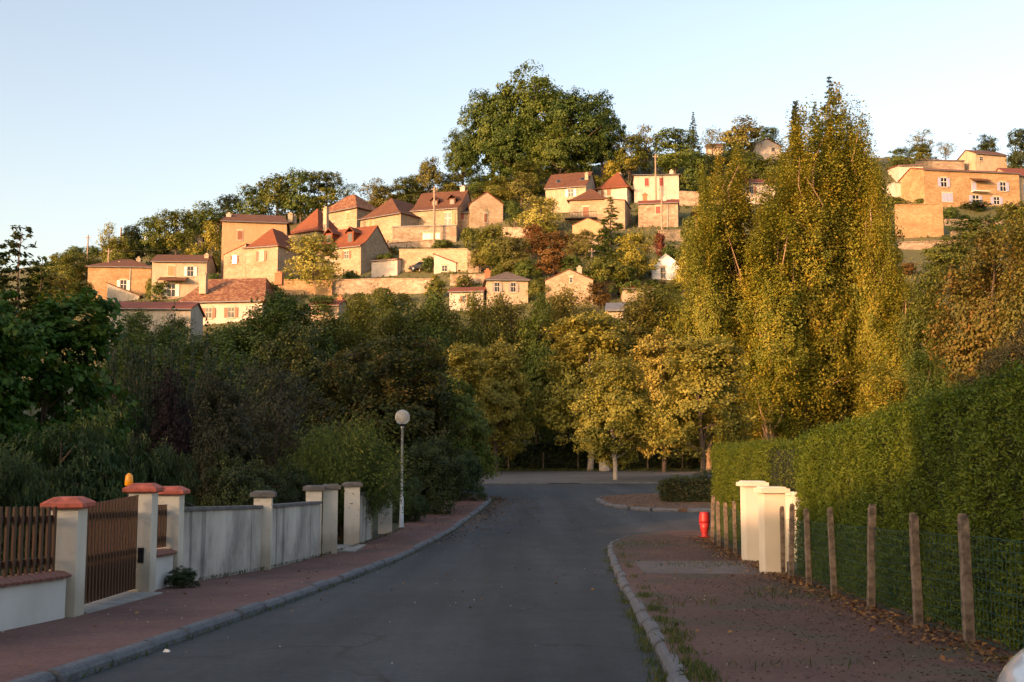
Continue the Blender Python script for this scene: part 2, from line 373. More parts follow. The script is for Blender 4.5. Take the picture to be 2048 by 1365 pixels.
def lobes_spire(Hc, rad, n, seed):
    rn = random.Random(seed); out = []
    for i in range(n):
        t = (i + .5) / n; z = Hc * (.10 + .86 * t)
        wv = (math.sin(math.pi * (.24 + .68 * t)) ** .75) * rad
        for j in range(3 if t < .8 else 1):
            a = rn.uniform(0, 6.28); q = wv * rn.uniform(.2, .6) if t < .8 else 0
            r = max(.35, wv * rn.uniform(.35, .55)); out.append((q * math.cos(a), q * math.sin(a), z, r, r, Hc / n * 1.5))
    return out
def mk(key, lobes, ncl, per, cr, L, W, seed, h, rad, r0, nl=14, **kw):
    tk = {q: kw.pop(q) for q in ('lean', 'start', 'rl') if q in kw}
    c, cc = crown('crown_' + key, lobes, ncl, per, cr, L, W, seed, **kw)
    proto(key, c, trunk('trunk_' + key, h * .9, r0, cc, seed, nl, **tk), h, rad)
def place(name, key, loc, h, rad, rz, leaf, bark, label, cat='tree', group=None):
    c, tme, ph, pr = PROTO[key]
    t = thing(name, label, cat, loc, 0, group)
    for nm, me, mt in (('crown', c, leaf), ('trunk', tme, bark)):
        o = link(nm, me, t, None, rz, (rad / pr, rad / pr, h / ph))
        if not me.materials: me.materials.append(None)
        o.material_slots[0].link = 'OBJECT'; o.material_slots[0].material = M[mt]
    return t

# leaf colours
M['l_oak'] = leafmat('oak_leaves', [(0.0433, 0.075, 0.0148), (0.0795, 0.1219, 0.0207), (0.1445, 0.1781, 0.0296)])
M['l_olive'] = leafmat('olive_green_leaves', [(0.0741, 0.099, 0.0172), (0.1259, 0.144, 0.0229), (0.2222, 0.207, 0.0315)])
M['l_green'] = leafmat('green_leaves', [(0.049, 0.0825, 0.0156), (0.084, 0.1275, 0.0208), (0.154, 0.18, 0.0325)])
M['l_dark'] = leafmat('dark_green_leaves', [(0.0216, 0.036, 0.012), (0.036, 0.054, 0.0144), (0.066, 0.084, 0.0216)])
M['l_yellow'] = leafmat('yellow_leaves', [(0.196, 0.18, 0.026), (0.308, 0.27, 0.039), (0.448, 0.36, 0.052)])
M['l_lime'] = leafmat('yellow_green_leaves', [(0.203, 0.2175, 0.042), (0.348, 0.3335, 0.07), (0.551, 0.4785, 0.126)], .3, .05)
M['l_rust'] = leafmat('rust_leaves', [(0.102, 0.06, 0.0156), (0.168, 0.0864, 0.0216), (0.24, 0.12, 0.036)])
M['l_brown'] = leafmat('brown_olive_leaves', [(0.1143, 0.1032, 0.0218), (0.1779, 0.1633, 0.0363), (0.2541, 0.2407, 0.0605)])
M['l_red'] = leafmat('red_leaves', [(.10, .02, .015), (.18, .035, .025), (.22, .07, .03)])
M['l_poplar'] = leafmat('poplar_leaves', [(0.0832, 0.1069, 0.0151), (0.1436, 0.1639, 0.0202), (0.2117, 0.2156, 0.0252), (0.2873, 0.2501, 0.0277), (0.4536, 0.3105, 0.0328)], .32, .14)
M['l_plane'] = leafmat('plane_leaves', [(0.149, 0.1476, 0.0286), (0.2352, 0.2171, 0.0416), (0.3293, 0.2865, 0.052), (0.439, 0.3472, 0.065)], .3, .12)
M['l_catalpa'] = leafmat('catalpa_leaves', [(0.0302, 0.0734, 0.01), (0.0475, 0.1077, 0.015), (0.0734, 0.1371, 0.0183), (0.1382, 0.1273, 0.0166)], .35, .05)
M['l_bush'] = leafmat('dark_bush_leaves', [(0.0242, 0.046, 0.014), (0.0385, 0.0667, 0.02), (0.0605, 0.092, 0.028)], .3, .1)
M['l_blue'] = leafmat('bluish_green_leaves', [(0.0176, 0.0357, 0.016), (0.028, 0.051, 0.0208), (0.048, 0.0723, 0.024)], .3, .1)
M['l_plum'] = leafmat('purple_leaves', [(0.016, 0.01, 0.01), (0.028, 0.014, 0.014), (0.04, 0.028, 0.02)], .25, .1)
M['l_grey'] = leafmat('grey_green_leaves', [(0.032, 0.0357, 0.0176), (0.048, 0.0493, 0.024), (0.072, 0.068, 0.032)], .3, .1)
M['l_maple'] = leafmat('maple_leaves', [(0.0238, 0.0382, 0.008), (0.0408, 0.051, 0.0096), (0.068, 0.0638, 0.012), (0.1156, 0.0723, 0.016)], .3, .1)
M['l_tam'] = leafmat('feathery_leaves', [(.07, .10, .02), (.10, .14, .025), (.15, .16, .04)], .35, .05)
M['l_hedge'] = leafmat('thuja_sprays', [(0.0612, 0.092, 0.0059), (0.0995, 0.138, 0.0081), (0.153, 0.1708, 0.0115)], .25, .05)
M['l_fall'] = leafmat('turning_leaves', [(.06, .066, .014), (.10, .095, .018), (.135, .12, .022), (.17, .115, .024), (.23, .105, .025)], .3, .04)
M['l_hedge2'] = leafmat('privet_leaves', [(.03, .04, .012), (.045, .055, .015), (.10, .06, .02)], .25, .05)

# ------------------------------------------------------------------ terrain and streets
def terrain():
    xs = sorted(set([-4000, -2500, -1500, -900, -600, -450, -340, -270] + list(range(-220, 221, 5)) + [270, 340, 450, 600, 900, 1500, 2500, 4000]))
    ys = sorted(set([-4000, -2000, -1000, -400, -150, -60] + list(range(-30, 94, 6)) + list(range(94, 270, 3)) + [280, 300, 330, 380, 450, 600, 900, 1500, 2500, 4000]))
    mb = MB(); nx = len(xs)
    for y in ys:
        for x in xs: mb.v.append((x, y, H(x, y) - (.06 if y < 94 else 0)))
    for j in range(len(ys) - 1):
        for i in range(nx - 1): a = j * nx + i; mb.f.append((a, a + 1, a + nx + 1, a + nx))
    return struct('terrain', mb, 'hillgrass', True)
terrain()
def sheet(name, mat, ys, xl, xr, off, ncol=6, skirt=.25, child=None):
    """a sheet between the lines xl(y) and xr(y), lying off above the ground profile, with a skirt down its sides"""
    mb = MB(); n = ncol + 1
    for y in ys:
        a, b = xl(y), xr(y)
        for i in range(n): mb.v.append((a + (b - a) * i / ncol, y, g(y) + off))
    for j in range(len(ys) - 1):
        for i in range(ncol): a = j * n + i; mb.f.append((a, a + 1, a + n + 1, a + n))
    if skirt:
        for j in range(len(ys) - 1):
            for i in (0, ncol):
                p, q = mb.v[j * n + i], mb.v[(j + 1) * n + i]
                mb.face([p, q, (q[0], q[1], q[2] - skirt), (p[0], p[1], p[2] - skirt)])
        for j in (0, len(ys) - 1):
            for i in range(ncol):
                p, q = mb.v[j * n + i], mb.v[j * n + i + 1]
                mb.face([p, q, (q[0], q[1], q[2] - skirt), (p[0], p[1], p[2] - skirt)])
    return struct(name, mb, mat, True) if not child else mb
def lin(xs, ys): return lambda y: float(np.interp(y, xs, ys))
LK = lin([-20, 9.1, 11.1, 14.2, 20.5, 29.4, 35.7, 41, 45, 47.5, 49.5, 51, 52], [-5.0, -3.60, -3.49, -3.33, -2.98, -2.29, -1.70, -1.2, -.9, -.85, -1.2, -2.2, -6])
RK = lin([-20, 9.1, 12.3, 18.4, 26.4, 29.0, 30.5, 31.8, 33.0, 33.8, 34.3], [-.1, 1.25, 1.47, 1.80, 2.28, 2.5, 2.75, 3.2, 4.0, 5.2, 7.5])
WL = lin([-20, 12.2, 13.0, 18.4, 21.8, 26, 30.3, 34.4, 40, 52], [-7.6, -5.6, -5.5, -5.56, -4.95, -4.45, -3.95, -3.5, -3.4, -6.2])   # left boundary wall line
FL = lin([-20, 10.7, 14.2, 19.6, 24.2, 31, 36], [2.6, 4.33, 4.53, 4.88, 5.12, 5.36, 5.6])                                             # right fence line
yr = [-25 + i * 1.0 for i in range(92)]
sheet('road', 'asphalt', yr, lambda y: -90, lambda y: 90, 0, 40)
yl = [-20 + i for i in range(60)] + [40 + .5 * i for i in range(25)]
sheet('left_pavement', 'redgravel', yl, WL, lambda y: LK(y) - .1, .10, 8)
yq = [-20 + i for i in range(49)] + [29 + .25 * i for i in range(22)]
sheet('right_pavement', 'redgravel2', yq, lambda y: RK(y) + .1, lambda y: FL(y) + .35, .10, 10)
sheet('left_garden', 'soil', yl, lambda y: -70, lambda y: WL(y) - .02, .09, 12)
sheet('right_garden', 'soil', yq, lambda y: FL(y) + .36, lambda y: 70, .10, 12)
sheet('car_park', 'carpark', [66 + i for i in range(23)], lambda y: -90, lambda y: 90, .06, 20)
sheet('grass_verge', 'soil', [88 + i * .8 for i in range(9)], lambda y: -90, lambda y: 90, .085, 20)
ISL = lin([40.7, 41.3, 42.3, 43.5, 46.3, 48.3, 49.4, 50.2], [9.0, 5.2, 4.2, 3.64, 3.45, 3.8, 4.6, 6.0])
yi_ = [40.7 + i * .25 for i in range(39)]
sheet('traffic_island', 'leaflitter', yi_, lambda y: ISL(y) + .22, lambda y: 70, .11, 14)
mbp = sheet('driveway', 'concrete', [20.5 + i * .35 for i in range(11)], lambda y: RK(y) + .5, lambda y: FL(y) + 2.6, .106, 6, 0, True)
struct('driveway_apron', mbp, ground_mat('worn_driveway', [(.085, .065, .058), (.12, .10, .09), (.165, .145, .13)], .9, .5, (.3, .27, .24)))
# kerb stones, one by one
def kerb(name, line, ya, yb, side, wid=.125, hgt=.10):
    root = tag(link(name, None), kind='structure')
    pts = [Vector((line(y), y, 0)) for y in np.arange(ya, yb, .1)]
    acc = 0; last = pts[0]; a = pts[0]
    mb = MB(); L = .962
    prof = [(0, -.2), (0, hgt * .55), (.03, hgt * .9), (.055, hgt + .004), (wid, hgt + .012), (wid, -.2)]
    mb.loft([[(p[0] * side, y, p[1]) for p in prof] for y in (0, .012, L - .012, L)]); me = mb.mesh('kerb_stone', 'kerb')
    rn = random.Random(5)
    for p in pts[1:]:
        acc += (p - last).length; last = p
        if acc >= 1.0:
            d = p - a; d.normalize()
            o = link('kerb_stone', me, root, (a.x + rn.uniform(-.02, .02), a.y, g(a.y) + rn.uniform(-.014, .01)))
            dz = g(p.y) - g(a.y)
            o.rotation_euler = (math.atan2(dz, 1), 0, -math.atan2(d.x, d.y))
            a = p; acc = 0
    return root
kerb('kerb_left', LK, 5, 51.8, -1); kerb('kerb_right', RK, 5, 34.2, 1); kerb('kerb_island', ISL, 40.75, 50.1, 1, .2, .11)
mb = MB().box(-45, 45, 65.75, 65.98, g(66) - .2, g(66) + .075); struct('car_park_edging', mb, 'kerb')

# ------------------------------------------------------------------ houses on the hill
HOUSES = []            # picture rectangles of the fronts, so that wild shrubs keep clear of them
def wbox(name, mat, parent, x0, x1, y0, y1, z0, z1): return MB().box(x0, x1, y0, y1, z0, z1).build(name, mat, parent)
def opening(root, kind, sh, x0, x1, z0, z1, y=0.):
    """a window or door set in a front wall at y; kind: o open shutters, c closed shutters, d door, w white casement, n bare"""
    e = .07; yf = y - .05
    fm = MB()
    fm.box(x0 - e, x0, yf, y + .1, z0 - e, z1 + e); fm.box(x1, x1 + e, yf, y + .1, z0 - e, z1 + e)
    fm.box(x0, x1, yf, y + .1, z1, z1 + e); fm.box(x0, x1, yf - .05, y + .1, z0 - e, z0)
    wn = fm.build('door' if kind == 'd' else 'window', 'frame', root)
    wbox('lintel', 'surround', wn, x0 - .2, x1 + .2, y - .075, y + .1, z1 + e + .002, z1 + e + .22)
    wbox('sill', 'surround', wn, x0 - .14, x1 + .14, y - .14, y + .1, z0 - e - .10, z0 - e - .002)
    wd = x1 - x0
    if kind == 'd': wbox('door_leaf', sh, wn, x0, x1, y - .022, y + .1, z0, z1); return wn
    if kind == 'c':
        for a, b in ((x0, x0 + wd * .49), (x0 + wd * .51, x1)): wbox('shutter', sh, wn, a, b, y - .065, y - .012, z0, z1)
        return wn
    wbox('pane', 'glass', wn, x0, x1, y - .012, y + .1, z0, z1)
    bar = MB().box(x0 + wd * .47, x0 + wd * .53, y - .035, y - .014, z0, z1).box(x0, x1, y - .033, y - .015, z0 + (z1 - z0) * .55, z0 + (z1 - z0) * .6)
    bar.build('glazing_bar', 'sh_white' if kind == 'w' else 'frame', wn)
    if kind in 'ow':
        s = wd * .52
        for a, b in ((x0 - e - s, x0 - e - .01), (x1 + e + .01, x1 + e + s)): wbox('shutter', sh, wn, a, b, y - .10, y - .02, z0, z1)
    return wn
def roof_mesh(kind, W, D, z, h, o, flare, ridge=None):
    mb = MB(); x0, x1, y0, y1 = -W / 2, W / 2, 0, D; th = .16
    cx, cy = 0, D / 2
    if kind in ('hip', 'pyr'):
        if kind == 'pyr': rx, ry = .12, .12
        else:
            rl = ridge if ridge is not None else max(.3, abs(W - D))
            rx, ry = (rl / 2, .05) if W >= D else (.05, rl / 2)
        hx, hy = W / 2 + o, D / 2 + o
        def ring(fx, fy, zz): return [(cx - fx, cy - fy, zz), (cx + fx, cy - fy, zz), (cx + fx, cy + fy, zz), (cx - fx, cy + fy, zz)]
        rings = [ring(hx, hy, z - .22), ring(hx, hy, z - .08)]
        steps = ((.16, .16 * (1 - flare)), (.34, .34 - .34 * flare * .62), (1, 1)) if flare else ((1, 1),)
        for tx, tz in steps: rings.append(ring(hx + (rx - hx) * tx, hy + (ry - hy) * tx, z - .08 + (h + .08) * tz))
        return mb.loft(rings)
    if kind == 'gable':                     # ridge along the front
        pr = [(y0 - o, z - o * h / (D / 2) * .5)]
        if flare: pr.append((y0 + D * .12, z + h * .16))
        pr += [(cy, z + h)]
        if flare: pr.append((y1 - D * .12, z + h * .16))
        pr.append((y1 + o, z - o * h / (D / 2) * .5))
        prof = [(p[0], p[1] + th) for p in pr] + [(p[0], p[1]) for p in reversed(pr)]
        return mb.loft([[(x0 - o * .5, a, b) for a, b in prof], [(x1 + o * .5, a, b) for a, b in prof]])
    if kind == 'front':                     # gable end to the front
        sl = h / (W / 2)
        pr = [(x0 - o, z - o * sl), (0, z + h), (x1 + o, z - o * sl)]
        prof = [(p[0], p[1] + th) for p in pr] + [(p[0], p[1]) for p in reversed(pr)]
        return mb.loft([[(a, y0 - o * .5, b) for a, b in prof], [(a, y1 + o * .5, b) for a, b in prof]])
    if kind == 'shed':                      # rises to the back
        pr = [(y0 - o, z - o * h / D), (y1 + o, z + h + o * h / D)]
    if kind == 'shedx':                     # rises to the left
        pr = [(x0 - o, z + h + o * h / W), (x1 + o, z - o * h / W)]
        prof = [(p[0], p[1] + th) for p in pr] + [(p[0], p[1]) for p in reversed(pr)]
        return mb.loft([[(a, y0 - o * .5, b) for a, b in prof], [(a, y1 + o * .5, b) for a, b in prof]])
    prof = [(p[0], p[1] + th) for p in pr] + [(p[0], p[1]) for p in reversed(pr)]
    return mb.loft([[(x0 - o * .5, a, b) for a, b in prof], [(x1 + o * .5, a, b) for a, b in prof]])
def house(name, label, l, r, ye, yb, yr, kind, depth, yaw, wall, roofm, wins=(), chim=(), o=.4, flare=0, ridge=None, dorm=(), lights=(), Y=None, cat='house', sidewin=None):
    """l, r, ye, yb, yr: the front's left and right edges, eaves, foot and ridge as they stand in the photograph"""
    pc = hith((l + r) / 2, yb) if Y is None else at((l + r) / 2, yb, Y)
    m = pc.y / F * 1.015; va = math.atan2(pc.x, pc.y)
    W = (r - l) * m / max(.4, math.cos(R(yaw) + va)); Hh = (yb - ye) * m; h = (ye - yr) * m
    HOUSES.append((l - 4, r + 4, yr - 2, yb + 2, pc.y))
    t = thing(name, label, cat, pc, R(yaw))
    x0, x1 = -W / 2, W / 2; zb = -3.5; wb = MB()
    if kind == 'gable':
        pts = [(0, zb), (0, Hh)] + ([(depth * .12, Hh + h * .16)] if flare else []) + [(depth / 2, Hh + h)] + ([(depth * .88, Hh + h * .16)] if flare else []) + [(depth, Hh), (depth, zb)]
        wb.loft([[(x, a, b) for a, b in pts] for x in (x0, x1)])
    elif kind == 'front':
        pts = [(x0, zb), (x0, Hh), (0, Hh + h), (x1, Hh), (x1, zb)]
        wb.loft([[(a, y, b) for a, b in pts] for y in (0, depth)])
    elif kind == 'shed':
        pts = [(0, zb), (0, Hh), (depth, Hh + h), (depth, zb)]
        wb.loft([[(x, a, b) for a, b in pts] for x in (x0, x1)])
    elif kind == 'shedx':
        pts = [(x0, zb), (x0, Hh + h), (x1, Hh), (x1, zb)]
        wb.loft([[(a, y, b) for a, b in pts] for y in (0, depth)])
    else: wb.box(x0, x1, 0, depth, zb, Hh)
    wb.build('wall', wall, t)
    rf = roof_mesh(kind, W, depth, Hh + .01, h, o, flare, ridge).build('roof', roofm, t)
    if kind in ('gable', 'hip', 'shed'):
        gz = Hh - (o * h / (depth / 2) * .5 if kind == 'gable' else .16 if kind == 'hip' else o * h / depth)
        MB().tube([(x0 - o * .4, -o - .05, gz), (x1 + o * .4, -o - .05, gz)], .075, 6).build('gutter', 'metal', rf)
    def lx(px): return x0 + (px - l) / (r - l) * W
    def lz(y): return (yb - y) * m
    for wdw in wins:
        opening(t, wdw[4], wdw[5], lx(wdw[0]), lx(wdw[1]), lz(wdw[3]), lz(wdw[2]))
    for c in chim:              # (px, ytop, ybottom, width in m, y position along depth, material)
        xx = lx(c[0]); s = c[3] / 2; yy = c[4] * depth
        cb = MB().box(xx - s, xx + s, yy - s * .8, yy + s * .8, lz(c[2]), lz(c[1])).box(xx - s - .08, xx + s + .08, yy - s * .8 - .08, yy + s * .8 + .08, lz(c[1]) + .003, lz(c[1]) + .14)
        cb.box(xx - s * .5, xx + s * .5, yy - s * .4, yy + s * .4, lz(c[1]) + .142, lz(c[1]) + .42)
        cb.build('chimney', c[5], rf)
    for (px, y, wd, hd, yy, fm) in dorm:        # dormers standing out of the front slope
        xx, zz = lx(px), lz(y); db = MB()
        db.box(xx - wd / 2, xx + wd / 2, yy, yy + 2.2, zz - hd / 2, zz + hd / 2)
        dm = db.build('dormer', fm, rf)
        MB().loft([[(xx - wd * .7, q, zz + hd / 2 - .1), (xx, q, zz + hd / 2 + wd * .62), (xx + wd * .7, q, zz + hd / 2 - .1), (xx + wd * .7, q, zz + hd / 2 - .2), (xx, q, zz + hd / 2 + wd * .5), (xx - wd * .7, q, zz + hd / 2 - .2)] for q in (yy - .25, yy + 2.4)]).build('dormer_roof', roofm, rf)
        wbox('dormer_pane', 'glass', rf, xx - wd * .3, xx + wd * .3, yy - .03, yy + .1, zz - hd * .4, zz + hd * .35)
    for (px, y, s) in lights:                   # skylights lying in the front slope of a gable roof
        xx, zz = lx(px), lz(y); sl = h / (depth / 2); yy = (zz - Hh) / sl
        def P3(dx, dy, up): return (xx + dx, yy + dy - up * .7, Hh + .17 + (yy + dy) * sl + up * .7)
        fr = MB()
        fr.loft([[P3(-s, -s, u), P3(s, -s, u), P3(s, s, u), P3(-s, s, u)] for u in (-.05, .09)]); fr.build('skylight_frame', 'metal', rf)
        q = s * .78
        MB().loft([[P3(-q, -q, u), P3(q, -q, u), P3(q, q, u), P3(-q, q, u)] for u in (0, .12)]).build('skylight_pane', 'glass', rf)
    return t, W, Hh, m
def downpipe(t, x, z, mat='metal'): MB().tube([(x, -.08, -1), (x, -.08, z)], .055, 6).build('downpipe', mat, t)

t, W, Hh, _ = house('stone_house', 'low stone house with hipped brown roof and white shutters, leftmost of the village', 178, 297, 533, 598, 510, 'hip', 8.5, 6, 's_ochre', 't_brown',
      [(240, 251, 561, 581, 'w', 'sh_white')], [(229, 523, 540, .7, .3, 'p_cream'), (259, 508, 530, .75, .6, 'p_cream')], ridge=1.5)
downpipe(t, W * .17, Hh); 
house('lean_to', 'small dark tiled lean-to in front of the leftmost stone house', 216, 276, 592, 604, 568, 'shedx', 4, 6, 'p_grey', 't_brown', o=.25)
t, W, Hh, _ = house('rendered_house', 'cream two storey house with tan closed shutter and shaded right gable', 305, 409, 524, 597, 504, 'gable', 7.5, 4, 'p_cream', 't_brown',
      [(335, 349, 533, 553, 'c', 'sh_orange'), (373, 384, 534, 553, 'o', 'sh_white'), (336, 350, 569, 594, 'w', 'sh_white')], [(404, 507, 520, .7, .25, 'p_cream')])
prm = MB().loft([[(-W * .35, y, z), (W * .16, y, z), (W * .16, y, z + .12), (-W * .35, y, z + .12)] for y, z in ((-1.6, Hh * .44), (0, Hh * .55))]); prm.build('porch_roof', 't_brown', t)
house('old_farmhouse', 'long house with sagging mottled tile roof and brick chimney below the village', 366, 520, 603, 648, 546, 'hip', 11, -8, 'p_white', 't_mott',
      [(412, 424, 616, 636, 'o', 'sh_brown'), (455, 467, 616, 636, 'o', 'sh_brown')], [(399, 547, 585, 1.0, .12, 'p_cream'), (528, 540, 562, 1.1, .45, 'brick')], o=.6, ridge=9)
house('valley_cottage', 'shaded cottage with dark red roof just behind the garden shrubs', 222, 376, 618, 650, 599, 'gable', 7, 4, 'p_grey', 't_red', [(330, 340, 622, 640, 'c', 'sh_grey')], Y=128)
house('tall_house', 'tall plain ochre house with long hipped brown roof and one shuttered window', 444, 570, 443, 548, 418, 'hip', 9, 10, 'p_ochre', 't_brown',
      [(474, 484, 463, 481, 'c', 'sh_brown')], [(454, 425, 444, .8, .3, 'p_white'), (575, 415, 432, .8, .5, 'p_cream'), (584, 417, 432, .6, .6, 'p_cream')], ridge=9, flare=.1)
house('red_roof_house', 'small house with red roof peeping out left of the tall ochre house', 415, 446, 449, 470, 433, 'gable', 6, 0, 'p_cream', 't_red', (), [(446, 426, 440, .9, .5, 'p_white')])
house('brown_cottage', 'cottage with brown gabled roof half hidden in trees above the cream house', 372, 404, 474, 505, 452, 'front', 6, 22, 'p_cream', 't_brown', [(384, 390, 478, 488, 'n', '')], [(404, 447, 462, .8, .6, 'p_cream')])
# the group of joined houses behind the round yellow tree
house('hipped_house', 'stone house with steep flared hipped roof beside the round yellow green tree', 488, 553, 493, 570, 449, 'hip', 9.5, -20, 's_lime', 't_orange',
      [(517, 526, 503, 522, 'o', 'sh_brown')], (), o=.35, flare=.45, ridge=3.2, dorm=())
house('stone_annex', 'low stone annex with slanting top left of the steep hipped house', 447, 489, 491, 572, 510, 'shedx', 5.5, -16, 's_lime', 't_orange', [(464, 471, 513, 527, 'o', 'sh_brown')], o=.1)
house('pavilion_tower', 'square tower with tall pointed flared roof rising behind the steep hipped house', 576, 634, 464, 520, 409, 'pyr', 7.6, -32, 's_lime', 't_orange', (), [(638, 419, 470, .8, .2, 'p_cream')], o=.45, flare=.35)
house('dormer_wing', 'wing with red roof, dormer and shaded right gable behind the yellow tree', 632, 720, 496, 552, 448, 'gable', 9, -28, 's_lime', 't_orange',
      [(688, 696, 505, 520, 'o', 'sh_brown')], (), o=.35, flare=.2, dorm=[(690, 474, 1.4, 1.9, 1.2, 't_orange'), (648, 472, 1.4, 1.9, 1.2, 't_orange')])
house('mottled_tower', 'tower house with tall mottled hipped roof behind the joined houses', 632, 712, 422, 470, 382, 'hip', 8, -38, 's_lime', 't_mott', [(692, 699, 430, 446, 'c', 'sh_orange')], (), o=.5, flare=.3, ridge=2)
house('linking_roof', 'low building with dark roof between the two pointed towers', 640, 688, 448, 470, 434, 'gable', 5, -10, 's_lime', 't_brown')
house('corner_house', 'stone corner house with flared hipped brown roof left of the terrace', 720, 800, 432, 484, 389, 'hip', 12, -36, 's_lime', 't_brown',
      [(738, 745, 434, 452, 'c', 'sh_orange')], (), o=.45, flare=.35, ridge=6)
t, W, Hh, m_h = house('manor_house', 'large stone house with big steep brown roof and two dormers', 822, 914, 419, 470, 371, 'gable', 11, -17, 's_lime', 't_brown',
      [(889, 902, 428, 453, 'w', 'sh_orange')], [(905, 364, 372, .9, .5, 'p_white')], o=.35, flare=.12, dorm=[(862, 404, 1.3, 1.7, 1.7, 't_brown'), (897, 403, 1.3, 1.7, 1.7, 't_brown')])
house('porch', 'little porch with red door between the large house and the stone gable', 917, 944, 425, 458, 413, 'shed', 3, -5, 's_lime', 't_grey', [(920, 928, 427, 440, 'd', 'sh_red')], o=.4)
house('stone_barn', 'stone barn with plain gable end and low tiled roof right of the large house', 941, 1006, 408, 452, 384, 'front', 10, 10, 's_lime', 't_red', [(968, 974, 428, 446, 'd', 'sh_brown')], o=.2)
house('terrace_garage', 'terrace wall with garage door and balustrade below the large house', 785, 912, 453, 487, 452, 'shed', 6, -6, 's_rough', 'concrete',
      [(846, 862, 468, 479, 'c', 'sh_white'), (864, 880, 468, 479, 'c', 'sh_white')], o=.05, cat='terrace')
t, W, Hh, _ = house('garden_shed', 'small rendered shed with red roof and right side in shade', 743, 794, 521, 554, 513, 'shed', 4.5, -22, 'p_white', 't_red', (), o=.25)
house('lean_to_barn', 'pale lean-to with sloping tile roof against the high retaining wall', 868, 912, 527, 545, 509, 'shedx', 4, -5, 'p_white', 't_red', [(884, 894, 532, 543, 'n', '')], o=.2)
house('hillfoot_house', 'cream house with grey hipped roof and brick chimney at foot of the slope', 974, 1056, 560, 612, 541, 'hip', 8, 4, 'p_cream', 't_grey',
      [(1022, 1031, 567, 585, 'o', 'sh_grey'), (990, 999, 567, 585, 'o', 'sh_grey')], [(977, 538, 560, .8, .35, 'brick')], ridge=5)
house('red_roof_cottage', 'white cottage with bright red low roof left of the grey hipped house', 899, 966, 584, 622, 571, 'gable', 6, -8, 'p_white', 't_red', [(925, 932, 592, 606, 'o', 'sh_brown')])
house('twin_roof_house', 'cream house with two tier red roof and two skylights below the oaks', 1091, 1172, 374, 425, 335, 'gable', 9, -18, 'p_cream', 't_brown',
      [(1137, 1147, 379, 394, 'w', 'sh_white')], [(1169, 346, 375, .6, .2, 'p_cream')], flare=.0, lights=[(1112, 358, .42), (1160, 357, .42)])
house('pointed_house', 'white house with tall pointed orange roof under the oaks', 1196, 1254, 375, 415, 333, 'pyr', 8.5, -20, 'p_white', 't_orange',
      [(1202, 1208, 379, 391, 'c', 'sh_brown'), (1214, 1222, 378, 391, 'c', 'sh_brown')], [(1227, 336, 352, .7, .6, 'p_cream')], o=.5, flare=.4)
t, W, Hh, _ = house('balcony_house', 'stone house with pointed brown roof, brown door and balcony', 1139, 1214, 398, 446, 366, 'pyr', 9, -12, 's_lime', 't_brown',
      [(1166, 1178, 414, 438, 'd', 'sh_brown')], (), o=.45, flare=.4)
bal = MB().box(-W * .6, W * .25, -1.5, -.01, .55, .7)
for i in range(13): bal.box(-W * .6 + i * W * .85 / 12 - .02, -W * .6 + i * W * .85 / 12 + .02, -1.48, -1.44, .7, 1.6)
bal.box(-W * .6, W * .25, -1.5, -1.42, 1.6, 1.68); bal.build('balcony', 'iron', t)
house('flat_side_house', 'plain stone side building right of the balcony house behind the fir', 1210, 1250, 402, 460, 397, 'shedx', 7, -14, 's_lime', 't_brown', o=.15)
house('lower_store', 'plain rendered store with slanting top below the balcony house', 1145, 1206, 450, 490, 437, 'front', 6, -14, 'p_ochre', 't_brown', o=.1)
t, W, Hh, _ = house('white_house', 'white two storey house with low hipped roof and two red shutters', 1269, 1358, 348, 402, 339, 'hip', 7.5, -4, 'p_white', 't_grey',
      [(1290, 1298, 356, 372, 'c', 'sh_red'), (1319, 1327, 356, 372, 'c', 'sh_red')], [(1346, 335, 347, .7, .4, 'p_white')], ridge=6)
downpipe(t, W * .06, Hh)
t, W, Hh, _ = house('lower_stone_house', 'small grey stone house with one red shutter below the white house', 1277, 1356, 407, 455, 394, 'gable', 6, -10, 's_rough', 't_red',
      [(1312, 1321, 413, 428, 'c', 'sh_red')], [(1289, 381, 400, .8, .5, 'brick'), (1329, 392, 406, .6, .3, 'p_white')], o=.3)
downpipe(t, W * .24, Hh)
house('white_pavilion', 'bright white low gabled outbuilding among trees right of the willow', 1304, 1360, 532, 560, 510, 'front', 7, -14, 'p_white2', 'p_white2', [(1322, 1331, 536, 558, 'n', '')], o=.25)
house('gabled_barn', 'cream gable end of a barn with chimney at foot of the slope', 1091, 1186, 562, 610, 540, 'front', 9, -6, 's_lime', 't_brown', [(1140, 1145, 556, 566, 'n', '')], [(1158, 534, 548, .7, .2, 'p_cream')], o=.12)
house('small_red_roof', 'low house with orange roof below the white pavilion', 1246, 1308, 577, 605, 562, 'hip', 6, 0, 'p_cream', 't_orange', ridge=2, o=.3)
house('slate_outhouse', 'grey slate roofed outhouse among yellow trees at foot of slope', 1214, 1246, 621, 650, 603, 'gable', 5, -8, 'p_cream', 't_slate', Y=122)
